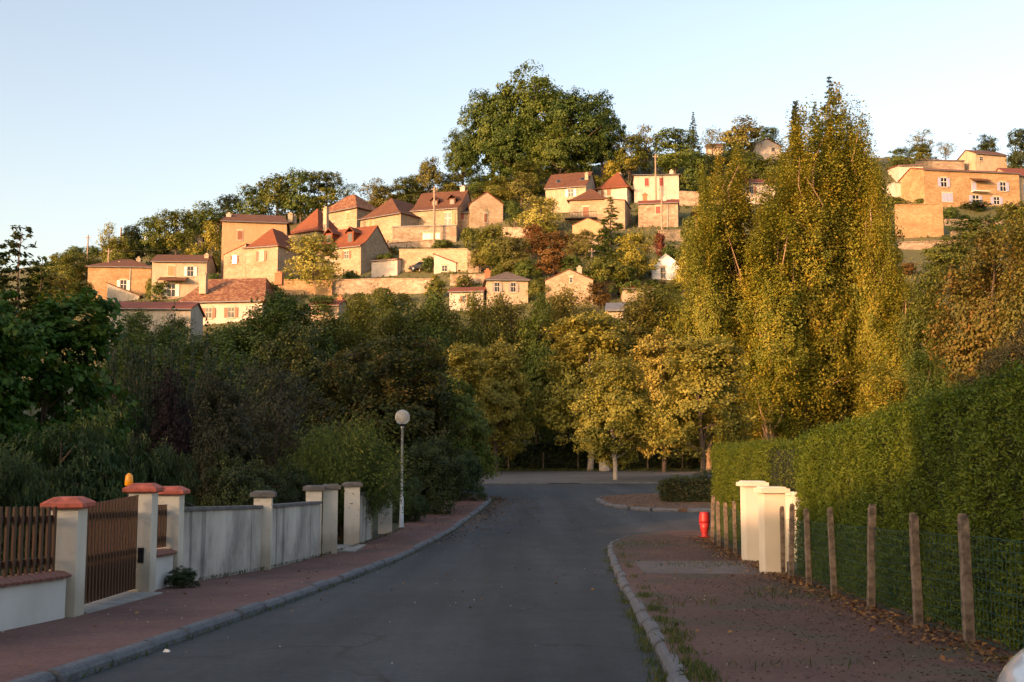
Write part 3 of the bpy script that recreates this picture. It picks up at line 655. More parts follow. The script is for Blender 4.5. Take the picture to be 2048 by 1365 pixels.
# right-hand hill top
t, W, Hh, _ = house('ochre_farmhouse', 'long ochre farmhouse with lavender shutters on the hilltop at right', 1858, 2034, 343, 413, 328, 'gable', 9, 9, 's_ochre', 't_red',
      [(1889, 1899, 358, 376, 'w', 'sh_blue'), (1945, 1953, 364, 382, 'c', 'sh_blue'), (1998, 2008, 362, 380, 'w', 'sh_blue'),
       (1890, 1909, 389, 406, 'c', 'sh_blue'), (1946, 1957, 391, 409, 'w', 'sh_blue'), (1985, 1995, 393, 408, 'w', 'sh_blue')], (), o=.3)
MB().box(-.3, 2.9, -1.2, -.01, Hh * .40, Hh * .40 + .14).build('balcony', 'sh_white', t)
MB().loft([[(-.5, y, z), (3.1, y, z), (3.1, y, z + .1), (-.5, y, z + .1)] for y, z in ((-1.3, Hh * .70), (0, Hh * .80))]).build('awning', 't_brown', t)
house('white_annex', 'white flat topped annex left of the ochre farmhouse', 1792, 1850, 366, 396, 363.5, 'shed', 6, 5, 'p_white', 'concrete', (), o=.1)
house('orange_wall_house', 'house with red roof and white front behind the white annex', 1800, 1846, 331, 372, 318, 'shed', 8, -4, 'p_white', 't_red', (), o=.4)
house('long_barn', 'long stone building with pinkish roof behind the ochre farmhouse', 1834, 1926, 321, 345, 303, 'shed', 8, 4, 's_rough', 't_mott', (), o=.2)
house('turret_house', 'small cream house with brown roof on the skyline at far right', 1955, 2012, 309, 345, 295, 'gable', 6, 14, 'p_cream', 't_brown', [(1962, 1968, 315, 323, 'n', '')], o=.35)
house('edge_house', 'brown roofed house cut by the right edge of the view', 2030, 2110, 352, 415, 327, 'gable', 8, 8, 'p_cream', 't_red', [(2056, 2066, 370, 388, 'o', 'sh_blue')])
house('hilltop_villa', 'white gabled villa on the crest left of the tall poplars', 1508, 1562, 291, 330, 277, 'front', 7, 14, 'p_white', 't_orange', [(1543, 1550, 294, 302, 'n', '')], o=.35)
house('crest_cottage', 'cottage with brown roof tucked behind the crest trees', 1412, 1446, 270, 310, 257, 'gable', 6, -14, 'p_cream', 't_brown')
house('hidden_house', 'pale house glimpsed through the poplar branches', 1466, 1550, 366, 410, 350, 'gable', 7, 0, 'p_white', 't_red', [(1500, 1508, 374, 388, 'o', 'sh_brown')])
house('hidden_ochre_house', 'little ochre wall showing below the oaks behind the large house', 890, 912, 345, 372, 343, 'shed', 5, 0, 'p_ochre', 't_orange', o=.1)

# retaining walls, each a thing
def retaining(label, pts, top, foot, mat, th=.7, name='retaining_wall', group=None):
    """pts: picture columns; top, foot: picture rows at each; stands on the slope"""
    P0 = [hith(px, f) for px, f in zip(pts, foot)]
    mb = MB(); rings = []
    for p, tp, ft in zip(P0, top, foot):
        hgt = (ft - tp) * p.y / F * 1.015
        rings.append([(p.x, p.y, p.z - 1.5), (p.x, p.y + .08, p.z + hgt), (p.x, p.y + th, p.z + hgt), (p.x, p.y + th, p.z - 1.5)])
    mb.loft(rings); o = mb.build('masonry', mat)
    cb = MB()
    for i in range(len(rings) - 1):
        a, b = rings[i], rings[i + 1]; n = max(1, int((Vector(b[1]) - Vector(a[1])).length / 1.2))
        for k in range(n):
            u0, u1 = Vector(a[1]).lerp(Vector(b[1]), k / n), Vector(a[1]).lerp(Vector(b[1]), (k + .96) / n)
            cb.loft([[(u.x, u.y - .12, u.z + .004), (u.x, u.y + th, u.z + .004), (u.x, u.y + th, u.z + .14), (u.x, u.y - .12, u.z + .14)] for u in (u0, u1)])
    c = cb.build('coping', mat)
    t = thing(name, label, 'wall', P0[0], 0, group)
    for q in (o, c): q.parent = t; q.location = -P0[0]
    for l_, r_ in zip(pts[:-1], pts[1:]): HOUSES.append((l_, r_, min(top), max(foot), P0[0].y))
    return t
retaining('high pale retaining wall above the lean-to and round green bush', [798, 935], [500, 500], [546, 545], 's_lime')
retaining('rough stone end of the high retaining wall', [936, 962], [503, 520], [547, 545], 's_rough')
retaining('low dry stone wall below the garden shed', [664, 760, 868], [562, 559, 560], [590, 588, 586], 's_rough')
retaining('tumbled dry stone wall above the red roofed cottage', [900, 972], [552, 550], [572, 568], 's_rough')
retaining('tall ochre retaining wall below the hilltop farmhouse', [1794, 1888], [410, 408], [478, 474], 's_ochre')
retaining('low stone terrace wall under the ochre retaining wall', [1800, 1920], [486, 482], [500, 497], 's_rough')
retaining('stone terrace wall right of the white house', [1360, 1398], [383, 386], [412, 412], 's_rough')
retaining('stone garden wall under the lower stone house', [1318, 1372], [462, 462], [484, 484], 's_lime')
retaining('stone terrace wall below the barn and yellow tree', [1000, 1062], [456, 458], [476, 478], 's_rough')
retaining('pale roadside wall under the joined houses', [556, 664], [561, 563], [592, 592], 's_ochre')
retaining('low terrace wall below the rendered store', [1140, 1196], [480, 479], [492, 491], 's_rough')
retaining('upper garden terrace wall below the hilltop farmhouse', [1892, 2060], [440, 442], [452, 455], 's_rough')
retaining('lower garden terrace wall below the hilltop farmhouse', [1905, 2060], [464, 466], [476, 479], 's_rough')
retaining('stone wall bordering the lane left of the stone annex', [408, 448], [556, 554], [568, 566], 's_lime')
retaining('low lane wall above the white pavilion', [1290, 1372], [494, 493], [504, 503], 's_rough')
house('tiny_cottage', 'tiny cottage with red roof below the pale roadside wall', 622, 676, 612, 640, 597, 'gable', 6, -6, 'p_cream', 't_red', [(640, 648, 616, 628, 'o', 'sh_brown')], [(668, 592, 606, .7, .5, 'brick')])
retaining('shadowed stone ramp wall below the corner house', [764, 830, 905], [487, 484, 487], [497, 496, 497], 's_rough')

# poles on the hill
def pole(label, px, yt, yb, r=.14, mat='pole', arm=True):
    p = hith(px, yb); h = (yb - yt) * p.y / F * 1.015
    t = thing('utility_pole', label, 'pole', p, 0, 'utility poles on the hillside')
    MB().tube([(0, 0, -.5), (0, 0, h)], [r * 1.25, r * .8], 8).build('shaft', mat, t)
    if arm:
        MB().box(-.55, .55, -.05, .05, h - .55, h - .45).build('crossarm', mat, t)
        for x in (-.45, 0, .45): MB().lathe([(.03, 0), (.05, .05), (.03, .14)], 8, (x, 0, h - .45)).build('insulator', 'sh_white', t)
    return p + Vector((0, 0, h - .4))
pA = pole('tall pole standing in front of the large steep roofed house', 868, 372, 492, .2)
pB = pole('tall pole in front of the white house with red shutters', 1312, 307, 408, .15)
pC = pole('thin pole in front of the lower stone house', 1324, 372, 470, .12)
pD = pole('pole left of the leftmost stone house among olive bushes', 173, 470, 560, .15)
pE = pole('pole rising in front of the leftmost stone house', 214, 497, 598, .16)
pF = pole('pale concrete pole above the cream two storey house', 290, 470, 512, .18, 'galv', False)
pG = pole('sunlit orange trunk-like pole on the left skyline', 241, 455, 495, .2, 'barkorange', False)
pH = pole('white topped pole below the brown rusty tree', 1184, 497, 545, .14)
def cable(label, a, b, sag):
    mb = MB(); mb.tube([a.lerp(b, i / 12) - Vector((0, 0, sag * 4 * (i / 12) * (1 - i / 12))) for i in range(13)], .016, 4)
    tag(mb.build('overhead_cable', 'black'), label, 'cable', 'overhead cables')
cable('thin overhead cable from the tall pole across to the pole by the white house', pA, pB, 2.2)
cable('thin overhead cable between the two poles by the white house', pB, pC, .4)
cable('thin overhead cable between the two poles at the leftmost house', pD, pE, .8)
cable('thin overhead cable from the leftmost pole towards the tall pole', pE, pA, 3.0)
p = hith(1935, 330); h = 65 * p.y / F
t = thing('street_lamp', 'slim grey street lamp on the skyline at right', 'street lamp', p)
MB().tube([(0, 0, -.3), (0, 0, h * .97), (.15, 0, h), (.8, 0, h + .05)], [.09, .06, .05, .04], 6).build('post', 'galv', t)
MB().box(.5, 1.2, -.12, .12, h, h + .14, .03).build('lamp_head', 'galv', t)
# things on the terrace: parasol, table, car
p = hith(733, 535)
t = thing('parasol', 'small blue and white parasol beside the shaded gable', 'parasol', p)
MB().tube([(0, 0, 0), (0, 0, 2.3)], .03, 6).build('post', 'galv', t)
MB().lathe([(1.15, 1.85), (1.15, 1.9), (.6, 2.2), (.04, 2.4)], 10).build('canopy', plain('parasol_cloth', (.30, .34, .48)), t)
p = hith(847, 544)
t = thing('garden_table', 'white garden table under the round green bush', 'table', p)
MB().box(-.75, .75, -.4, .4, .68, .74).build('top', 'sh_white', t)
for x in (-.6, .6):
    for y in (-.3, .3): MB().box(x - .04, x + .04, y - .04, y + .04, 0, .68).build('leg', 'sh_white', t)
def car(label, loc, rz, paint, name='parked_car'):
    """a small hatchback, nose towards local -x"""
    t = thing(name, label, 'car', loc, rz)
    rings = []
    for y, k in ((-.80, .90), (-.72, .97), (-.4, 1.), (.4, 1.), (.72, .97), (.80, .90)):
        e = (1 - k) * .9
        pf = [(-1.95 + e, .25), (-2.0 + e * 1.6, .45), (-1.93 + e * 1.8, .66), (-1.72 + e, .78), (-1.2, .90 - e * .3), (-.95, .97 - e * .3), (.2, 1.0), (1.2, 1.0), (1.75, .98), (1.93 - e, .8), (1.98 - e, .5), (1.92 - e, .25)]
        rings.append([(x, y, z) for x, z in pf])
    body = MB().loft(rings).build('body', paint, t, True); body.modifiers.new('round', 'SUBSURF').render_levels = 2
    body.modifiers['round'].levels = 2
    gl = []
    for y, k in ((-.66, .0), (-.5, .42), (.5, .42), (.66, .0)):
        pf = [(-1.0, .93), (-.35 - k * .05, 1.0 + k), (.9, 1.0 + k * 1.02), (1.55, .96)]
        gl.append([(x, y, z) for x, z in pf])
    MB().loft(gl).build('cabin_glass', 'glass', t, True)
    MB().loft([[(-.30, y, z), (.1, y, z + .035), (.85, y, z + .02), (.85, y, z - .03), (.1, y, z - .02), (-.30, y, z - .04)] for y, z in ((-.5, 1.425), (0, 1.46), (.5, 1.425))]).build('roof_panel', paint, t, True)
    for s in (-1, 1):
        MB().box(-.06, .04, s * .56 - .05, s * .56 + .05, 1.0, 1.4, .02).build('door_pillar', paint, t)
        hl = MB().loft([[(x + dx, yy, z) for x, z in ((-1.93, .58), (-1.90, .655), (-1.72, .745), (-1.66, .70), (-1.85, .56))] for yy, dx in ((s * .46, .05), (s * .62, .07), (s * .68, .13))])
        hl.build('headlight', plain('lamp_glass', (.62, .60, .55), .1), t)
        MB().box(-1.50, -1.32, s * .795 - .012, s * .795 + .012, .66, .71).build('indicator', 'amber', t)
        MB().box(-.95, -.75, s * .84 - .09, s * .84 + .09, .98, 1.1, .03).build('wing_mirror', paint, t)
        MB().box(1.82, 1.97, s * .66 - .1, s * .66 + .1, .6, .9, .02).build('tail_light', 'hyd', t)
        for x in (-1.25, 1.25):
            wl = link('wheel', None, t, (x, s * .74, .3)); wl.rotation_euler = (math.pi / 2, 0, 0)
            MB().lathe([(.18, -.09), (.28, -.1), (.3, -.06), (.3, .06), (.28, .1), (.18, .09)], 20).build('tyre', 'rubber', wl, True)
            MB().lathe([(.02, -.1), (.17, -.095), (.18, .095), (.02, .1)], 14).build('rim', 'galv', wl)
    MB().box(-2.02, -1.86, -.5, .5, .3, .42, .02).build('grille', 'black', t)
    return t
p = hith(842, 543); car('dark car parked in front of the high retaining wall', p, .1, plain('dark_car_paint', (.03, .03, .035), .3))

# ------------------------------------------------------------------ foreground left: gates, walls and pillars
def cap(mb, s, z, ov=.075, h1=.065, h2=.07, top=.55):
    a = s / 2 + ov
    mb.loft([[(-q, -q, zz), (q, -q, zz), (q, q, zz), (-q, q, zz)] for q, zz in ((a - .02, z + .003), (a, z + .02), (a, z + h1), (a * top, z + h1 + h2))]); return mb
def pillar(label, x, y, s, h, matn, capm, rz, capstyle='hip', name='gate_pillar', group=None):
    t = thing(name, label, 'pillar', (x, y, g(y) + .08), rz, group)
    sh = MB(); a = s / 2
    sh.loft([[(-a, -a, z), (a, -a, z), (a, a, z), (-a, a, z)] for z in (-.25, h)]); sh.build('shaft', matn, t)
    cm = MB()
    if capstyle == 'hip': cap(cm, s, h)
    else: cm.box(-a - .07, a + .07, -a - .07, a + .07, h + .003, h + .085).box(-a - .03, a + .03, -a - .03, a + .03, h + .087, h + .115, .03)
    cm.build('cap', capm, t); return t
def seg(pa, pb):
    d = Vector((pb[0] - pa[0], pb[1] - pa[1], 0)); return d.length, math.atan2(d.y, d.x)
SL = .345
pillar('cream gate pillar with terracotta cap, nearest the camera', -5.33, 13.35, SL, 1.29, 'pillar', 'terra', R(3))
pillar('tall cream gate pillar with terracotta cap and dark intercom plate', -5.56, 16.75, SL, 1.50, 'pillar', 'terra', R(3))
pillar('cream pillar with terracotta cap against the stained wall', -5.57, 18.15, SL, 1.47, 'pillar', 'terra', R(3))
o = MB().box(-.04, .04, -.02, .02, -.11, .11).build('intercom', 'iron'); o.location = (-5.51, 16.75 - .185, g(16.7) + .66)
tag(o, 'small dark intercom plate on the tall gate pillar', 'intercom')
t = thing('warning_lamp', 'amber gate warning lamp behind the tall pillar cap', 'lamp', (-5.84, 16.9, g(16.9) - .30))
MB().tube([(0, 0, 1.7), (0, 0, 1.98)], .02, 6).build('stem', 'iron', t)
MB().lathe([(.055, 1.98), (.065, 2.0), (.055, 2.13), (.02, 2.17)], 12).build('lens', 'amber', t, True)
MB().tube([(.02, 0, 2.15), (.02, 0, 2.7)], .005, 4).build('aerial', 'iron', t)
def slat_panel(name, label, pa, pb, z0, z1a, z1b, n, rails, cat, solid=None, sw=.055):
    L, a = seg(pa, pb); t = thing(name, label, cat, (pa[0], pa[1], 0), a)
    za, zb = g(pa[1]) + .12, g(pb[1]) + .12
    sme = MB().box(-.5, .5, -.5, .5, 0, 1).mesh('slat', 'wood')
    for i in range(n):
        u = (i + .5) / n; lo = za + (zb - za) * u + z0; hi = za + (zb - za) * u + z1a + (z1b - z1a) * u
        link('slat', sme, t, (u * L, 0, lo), 0, (sw, .025, hi - lo))
    for r in rails:
        MB().loft([[(x, .016, z), (x, .06, z), (x, .06, z + .07), (x, .016, z + .07)] for x, z in ((0, za + r), (L, zb + r))]).build('rail', 'wooddark', t)
    if solid:
        sme2 = MB().box(-.5, .5, -.5, .5, 0, 1).mesh('board', 'wooddark'); m2 = int(n * .95)
        for i in range(m2):
            u = (i + .5) / m2; lo = za + (zb - za) * u + .07
            link('board', sme2, t, (u * L, .078, lo), 0, (L / m2 * .93, .02, solid))
    for x, z in ((.03, za), (L - .03, zb)): MB().box(x - .03, x + .03, .062, .10, z + z0 + .02, z + z1a - .1).build('stile', 'wooddark', t)
    return t
slat_panel('slatted_gate', 'brown wooden slatted gate between two terracotta capped pillars', (-5.34, 13.58), (-5.56, 16.52), .05, 1.27, 1.42, 20, (.26, .58, 1.12), 'gate', .48, .06)
slat_panel('fence_panel', 'brown slatted fence panel on the low wall at the left edge', (-5.66, 9.6), (-5.35, 13.1), .52, 1.27, 1.27, 24, (.62, 1.10), 'fence', None, .055)
slat_panel('small_fence_panel', 'narrow brown slatted panel between the two tall terracotta pillars', (-5.57, 16.98), (-5.57, 17.95), .60, 1.27, 1.27, 7, (.70, 1.12), 'fence', None, .06)
def lowwall(label, pa, pb, h, n, name='low_wall'):
    L, a = seg(pa, pb); t = thing(name, label, 'wall', (pa[0], pa[1], 0), a)
    za, zb = g(pa[1]) + .1, g(pb[1]) + .1
    MB().loft([[(x, -.13, z - .3), (x, .13, z - .3), (x, .13, z + h), (x, -.13, z + h)] for x, z in ((0, za), (L, zb))]).build('base', 'pillarw', t)
    me = MB().loft([[(-.09, y, z) for y, z in pr] for pr in ()] or [[(x, y, z) for y, z in ((-.19, 0), (-.2, .03), (-.1, .075), (.1, .075), (.2, .03), (.19, 0))] for x in (-.055, .055)]).mesh('coping_tile', 'copebrick')
    for i in range(n):
        u = (i + .5) / n; link('coping_tile', me, t, (u * L, 0, za + (zb - za) * u + h + .004 + .004 * (i % 2)))
lowwall('low white wall with red tile coping under the fence panel', (-5.68, 9.6), (-5.36, 13.13), .46, 30)
lowwall('short low white wall with tile coping between the tall pillars', (-5.58, 16.96), (-5.58, 17.95), .50, 8)
mb = MB().loft([[(-5.72, y, g(y) + .07), (-5.15, y, g(y) + .07), (-5.15, y, g(y) + .118), (-5.72, y, g(y) + .135)] for y in (13.6, 14.6, 15.6, 16.5)])
tag(mb.build('threshold_slab', 'concrete'), kind='structure')
def stained(label, pa, pb, h):
    L, a = seg(pa, pb); t = thing('garden_wall', label, 'wall', (pa[0], pa[1], 0), a)
    za, zb = g(pa[1]) + .1, g(pb[1]) + .1; n = 8
    MB().loft([[(L * i / n, -.1, za + (zb - za) * i / n - .3), (L * i / n, .1, za + (zb - za) * i / n - .3), (L * i / n, .1, za + (zb - za) * i / n + h), (L * i / n, -.1, za + (zb - za) * i / n + h)] for i in range(n + 1)]).build('panel', 'stain', t)
    k = max(2, int(L / .5))
    me = MB().box(-.5, .5, -.145, .145, 0, .055, .012).mesh('coping_stone', 'capgrey')
    for i in range(k):
        u = (i + .5) / k; o = link('coping_stone', me, t, (u * L, 0, za + (zb - za) * u + h + .003), 0, (L / k * .985, 1, 1)); o.rotation_euler = (0, -math.atan2(zb - za, L), 0)
stained('long grey rendered wall with dark water streaks next to the terracotta pillars', (-5.55, 18.35), (-4.95, 21.55), 1.18)
pillar('pale pillar with grey slab cap between the two streaked walls', -4.87, 21.75, .34, 1.42, 'pillar', 'capgrey', R(8), 'slab')
stained('second grey streaked wall ending at the double pillar', (-4.85, 21.95), (-4.50, 25.55), 1.18)
pillar('stained pillar with grey cap at the end of the streaked wall', -4.62, 25.9, .36, 1.50, 'pillar', 'capgrey', R(8), 'slab')
pillar('slim pillar with dark flank left of the narrow opening', -4.30, 26.3, .34, 1.52, 'pillar', 'capgrey', R(8), 'slab')
pillar('plain cream pillar right of the narrow opening', -4.16, 28.9, .40, 1.52, 'pillar', 'capgrey', R(8), 'slab')
stained('short streaked wall behind the plain cream pillar', (-4.08, 29.15), (-3.98, 30.6), 1.26)
pillar('thin pillar at the far end of the short streaked wall', -3.97, 30.75, .22, 1.3, 'pillar', 'capgrey', R(8), 'slab')
pillar('white pillar half covered by the feathery bush', -3.72, 32.6, .40, 1.30, 'pillarw', 'capgrey', R(8), 'slab')
mb = MB()
mb.loft([[(-4.5, y, g(y) + .1), (-3.75, y, g(y) + .1), (-3.75, y, g(y) + .13), (-4.5, y, g(y) + .13)] for y in (26.6, 28.6)])
tag(mb.build('entrance_slab', 'concrete'), kind='structure')
# stair rail in the garden
t = thing('stair_rail', 'thin dark stair railing behind the long streaked wall', 'railing', (-6.1, 19, g(19)))
MB().tube([(0, 0, 1.65), (.25, 1.6, 1.25)], .018, 6).build('handrail', 'iron', t)
for i in range(7): MB().tube([(.04 * i, .26 * i, .3), (.04 * i, .26 * i, 1.64 - .066 * i)], .009, 4).build('baluster', 'iron', t)

# globe street lamp
t = thing('globe_street_lamp', 'white street lamp post with round glass globe on the left pavement', 'street lamp', (-3.42, 34.4, g(34.4) + .11))
MB().lathe([(.11, 0), (.11, .02), (.07, .03), (.062, .9), (.045, .95), (.040, 3.05), (.06, 3.07), (.06, 3.14)], 12).build('post', 'galv', t, True)
MB().lathe([(.09, 3.12), (.10, 3.16), (.07, 3.2)], 12).build('collar', 'iron', t)
gp = [(.001 + .235 * math.sin(math.pi * i / 14), 3.40 - .235 * math.cos(math.pi * i / 14)) for i in range(15)]
MB().lathe(gp, 24).build('globe', 'globe', t, True)
MB().lathe([(.03, 3.2), (.035, 3.3), (.05, 3.38), (.02, 3.45)], 10).build('bulb', 'sh_white', t, True)

# ------------------------------------------------------------------ foreground right: fence, gate posts, hydrant
def post_fence(label, ys, x_of, h, wy0, wy1):
    t = thing('wire_fence', label, 'fence', (x_of(ys[0]), ys[0], g(ys[0]) + .1)); rn = random.Random(9); b0 = Vector(t.location)
    for y in ys:
        mb = MB(); s = rn.uniform(.035, .046); lean = rn.uniform(-.05, .05); hh = h * rn.uniform(.94, 1.03)
        rings = []
        for z, k in ((-.3, 1), (.3, 1.02), (.8, .97), (hh - .06, .96), (hh, .7)):
            jx, jy = lean * z + rn.uniform(-.004, .004), rn.uniform(-.004, .004)
            rings.append([(jx + sx * s * k * rn.uniform(.93, 1.05), jy + sy * s * k * rn.uniform(.93, 1.05), z) for sx, sy in ((-1, -1), (1, -1), (1, 1), (-1, 1))])
        mb.loft(rings); mb.build('post', 'postwood', t, False, Vector((x_of(y), y, g(y) + .1)) - b0)
    wm = MB(); yy = list(np.arange(wy0, wy1 + .01, .5))
    for k in range(11):
        z = .06 + .095 * k
        wm.tube([Vector((x_of(y) + .06 + .01 * math.sin(y * 2 + k), y, g(y) + .1 + z + .012 * math.sin(y * 3.1 + k * 2))) - b0 for y in yy], .0035 if k not in (0, 5, 10) else .005, 4)
    for y in np.arange(wy0, wy1, .1):
        wm.tube([Vector((x_of(y) + .06, y, g(y) + .16)) - b0, Vector((x_of(y) + .06, y, g(y) + 1.11)) - b0], .0025, 3)
    wm.build('wire_mesh', 'wire', t)
post_fence('weathered wooden post and green wire fence along the near tall hedge', [7.6, 9.1, 10.65, 12.2, 14.15, 16.2, 18.0, 19.55, 20.25], FL, 1.28, 6.5, 20.3)
post_fence('short far length of post and wire fence beyond the cream gate pillars', [24.7, 25.9, 27.2, 28.4, 29.6], FL, 1.2, 24.6, 29.7)
pillar('near cream gate pillar with flat cap right of the drive', 4.85, 20.75, .40, 1.50, 'gatew', 'gatew', R(4), 'slab')
t = pillar('far cream gate pillar with flat cap left of the drive', 5.18, 23.9, .42, 1.62, 'gatew', 'gatew', R(4), 'slab')
t = thing('gate_return_wall', 'curved cream return wall behind the far gate pillar', 'wall', (5.4, 23.9, g(23.9) + .08))
arc = [(.0, .06), (.35, .10), (.65, .0), (.9, -.25), (1.05, -.6)]
MB().loft([[(x - .02, y - .09, -.25), (x + .06, y + .09, -.25), (x + .06, y + .09, 1.42), (x - .02, y - .09, 1.42)] for x, y in arc]).build('panel', 'gatew', t)
MB().loft([[(x - .04, y - .13, 1.423), (x + .08, y + .13, 1.423), (x + .08, y + .13, 1.50), (x - .04, y - .13, 1.50)] for x, y in arc]).build('coping', 'gatew', t)
t = thing('fire_hydrant', 'bright red fire hydrant on the pavement corner', 'hydrant', (5.38, 31.1, g(31.1) + .115))
MB().lathe([(.12, 0), (.12, .025), (.085, .035), (.092, .1), (.122, .25), (.15, .40)], 18).build('barrel', 'hyd', t, True)
MB().lathe([(.152, .402), (.154, .46), (.143, .60), (.130, .67), (.118, .69), (.04, .70)], 18).build('hood', 'hyd', t, True)
MB().lathe([(.15, .01), (.15, .035)], 18).build('base_flange', 'hyd', t)
car('silver car whose nose juts in at the bottom right corner', (4.17, 4.62, g(5) + .02), R(0), 'carpaint', 'silver_car')
# litter bin and posts by the car park
p = hit(1210, 943, .1); t = thing('litter_bin', 'grey concrete litter bin beside the pale plane trunk', 'bin', p)
MB().lathe([(.42, 0), (.46, .1), (.46, .8), (.42, .84)], 8).build('drum', 'concrete', t); MB().lathe([(.3, .845), (.3, .9)], 10).build('rim', 'iron', t)
mb = MB().box(-.9, .9, -.25, .25, 0, .03); o = mb.build('drain_grate', 'iron'); o.location = (3.1, 65.4, g(65.4) + .006); tag(o, 'dark drain slot in the gutter of the cross road', 'drain')

# ------------------------------------------------------------------ tree prototypes (metres)
mk('oak', lobes_round(24, 3, 12, 22, 3), 420, 46, .95, .62, .42, 1, 24, 12, .7, 26, cv=.65)
mk('oak2', lobes_round(24, 3, 12, 20, 8), 400, 46, .95, .62, .42, 2, 24, 12, .7, 26, cv=.65)
mk('round', lobes_round(9, 1, 4, 12, 4), 190, 26, .42, .34, .22, 3, 9, 4, .2, 14)
mk('round2', lobes_round(9, .8, 4, 14, 9), 200, 26, .42, .32, .22, 4, 9, 4, .2, 14)
mk('round3', lobes_round(9, 1.5, 4, 9, 14), 150, 28, .5, .36, .24, 5, 9, 4, .22, 16)
mk('sparse', lobes_round(9, 2, 3.6, 10, 6), 110, 14, .38, .26, .18, 6, 9, 4, .16, 40, rl=.25)
mk('bush', lobes_round(3, .1, 2, 8, 5), 90, 20, .26, .25, .17, 7, 3, 2, .07, 8)
mk('bush2', lobes_round(3, .1, 2, 7, 15), 90, 20, .26, .25, .17, 8, 3, 2, .07, 8)
def conifer(key, h, rad, seed, tiers, L, W, droop=.35, narrow=1.):
    rg = np.random.default_rng(seed); P_, N_, T_ = [], [], []; tg = []
    for i in range(tiers):
        t = i / tiers; z = h * (.08 + .9 * t); r = rad * (1 - t) ** narrow + .12
        nb = max(4, int(9 * (1 - t * .6)))
        for b in range(nb):
            a = rg.random() * 6.283; rr = r * rg.uniform(.75, 1.1); n = max(5, int(34 * rr / rad))
            q = np.sqrt(rg.random(n)) * rr; w_ = rg.normal(size=n) * .10 * rr
            pos = np.stack([q * math.cos(a) - w_ * math.sin(a), q * math.sin(a) + w_ * math.cos(a), z + .12 * h / tiers * rg.normal(size=n) - droop * q * .6 + .25 * q * q / rad], 1)
            P_.append(pos); N_.append(rg.normal(size=(n, 3)) * .5 + [0, 0, 1]); T_.append(np.tile([math.cos(a), math.sin(a), -droop], (n, 1)) + rg.normal(size=(n, 3)) * .4)
            if rg.random() < .3: tg.append((rr * .8 * math.cos(a), rr * .8 * math.sin(a), z - droop * rr * .5))
    pos = np.concatenate(P_); n = len(pos)
    me = leafmesh('crown_' + key, pos, np.concatenate(N_), np.concatenate(T_), L, W, np.random.default_rng(seed).random(n), None)
    proto(key, me, trunk('trunk_' + key, h * .97, h * .016, tg, seed, len(tg), lean=0, start=.05, rl=.18), h, rad)
conifer('fir', 14, 4, 21, 24, .75, .20)
conifer('pine', 14, 4.5, 22, 14, .85, .32, .05, .55)
conifer('cypress', 12, 1.3, 23, 40, .5, .18, -.6, .5)
def poplar(key, seed, h=24, rad=3.4):
    lb = lobes_spire(h, rad, 15, seed)
    mk(key, lb, 1080, 84, .36, .16, .125, seed, h, rad, .34, 64, zs=1.4, up=.2, out=1.0, rj=.5, cv=.65, inner=.3, start=.06, rl=.30)
poplar('poplar', 31); poplar('poplar2', 36); poplar('poplar3', 40)
mk('plane', lobes_round(13, 1.3, 4.6, 16, 17, 1.0), 620, 46, .40, .24, .20, 41, 13, 4.6, .26, 20, up=.55, out=.85, rj=.5, zs=.6, start=.2, cv=.62)
mk('plane2', lobes_round(13, 1.3, 4.6, 15, 19, 1.0), 620, 46, .40, .24, .20, 42, 13, 4.6, .26, 20, up=.55, out=.85, rj=.5, zs=.6, start=.2, cv=.62)
mk('mid', lobes_round(14, .5, 4.5, 18, 25), 620, 46, .45, .23, .16, 43, 14, 4.5, .25, 22, zs=.9, cv=.62)
mk('mid2', lobes_round(14, .5, 4.5, 16, 29), 620, 46, .45, .23, .16, 44, 14, 4.5, .25, 24, zs=1.2, cv=.62)
mk('catalpa', lobes_round(6.2, .8, 2.9, 14, 31, .8), 330, 34, .24, .20, .155, 51, 6.2, 2.9, .14, 16, up=.9, out=.5, rj=.45, droop=.5, zs=.45)
mk('peach', lobes_round(2.6, .1, 2.1, 14, 33), 430, 48, .14, .13, .034, 52, 2.6, 2.1, .06, 18, droop=1.2, up=.3)
mk('leafy', lobes_round(6, .3, 2.4, 16, 37), 600, 56, .19, .11, .08, 53, 6, 2.4, .10, 22, zs=.8)
mk('shrub', lobes_round(3, .05, 1.6, 14, 39), 430, 56, .13, .075, .05, 54, 3, 1.6, .05, 20, zs=.8)
mk('twiggy', lobes_round(5, .6, 2.4, 12, 43), 420, 30, .22, .09, .06, 55, 5, 2.4, .10, 60, rl=.22, cv=.5)
def shoots(key, seed, h, rad, ns, L, W):
    rg = np.random.default_rng(seed); P_, T_ = [], []; mb = MB()
    for i in range(ns):
        a = rg.random() * 6.283; q = rad * math.sqrt(rg.random()) * .85; hh = h * rg.uniform(.55, 1) * (1 - .25 * q / rad)
        b0 = np.array([q * .5 * math.cos(a), q * .5 * math.sin(a), 0.]); b1 = np.array([q * math.cos(a), q * math.sin(a), hh])
        n = int(170 * hh / h); t = .12 + .88 * rg.random(n); off = rg.normal(size=(n, 3)) * (.13 * (1.25 - t))[:, None] * rad * .55
        P_.append(b0 + (b1 - b0) * t[:, None] + off); T_.append(off + rg.normal(size=(n, 3)) * .1 + [0, 0, .1])
        mb.tube([tuple(b0), tuple((b0 + b1) / 2 + rg.normal(size=3) * .05), tuple(b1)], [.03, .02, .006], 4)
    pos = np.concatenate(P_); n = len(pos)
    me = leafmesh('crown_' + key, pos, rg.normal(size=(n, 3)) + [0, -.2, .4], np.concatenate(T_), L, W, rg.random(n), None)
    proto(key, me, mb.mesh('trunk_' + key, None), h, rad)
shoots('shoots', 61, 6, 2.2, 60, .13, .09)
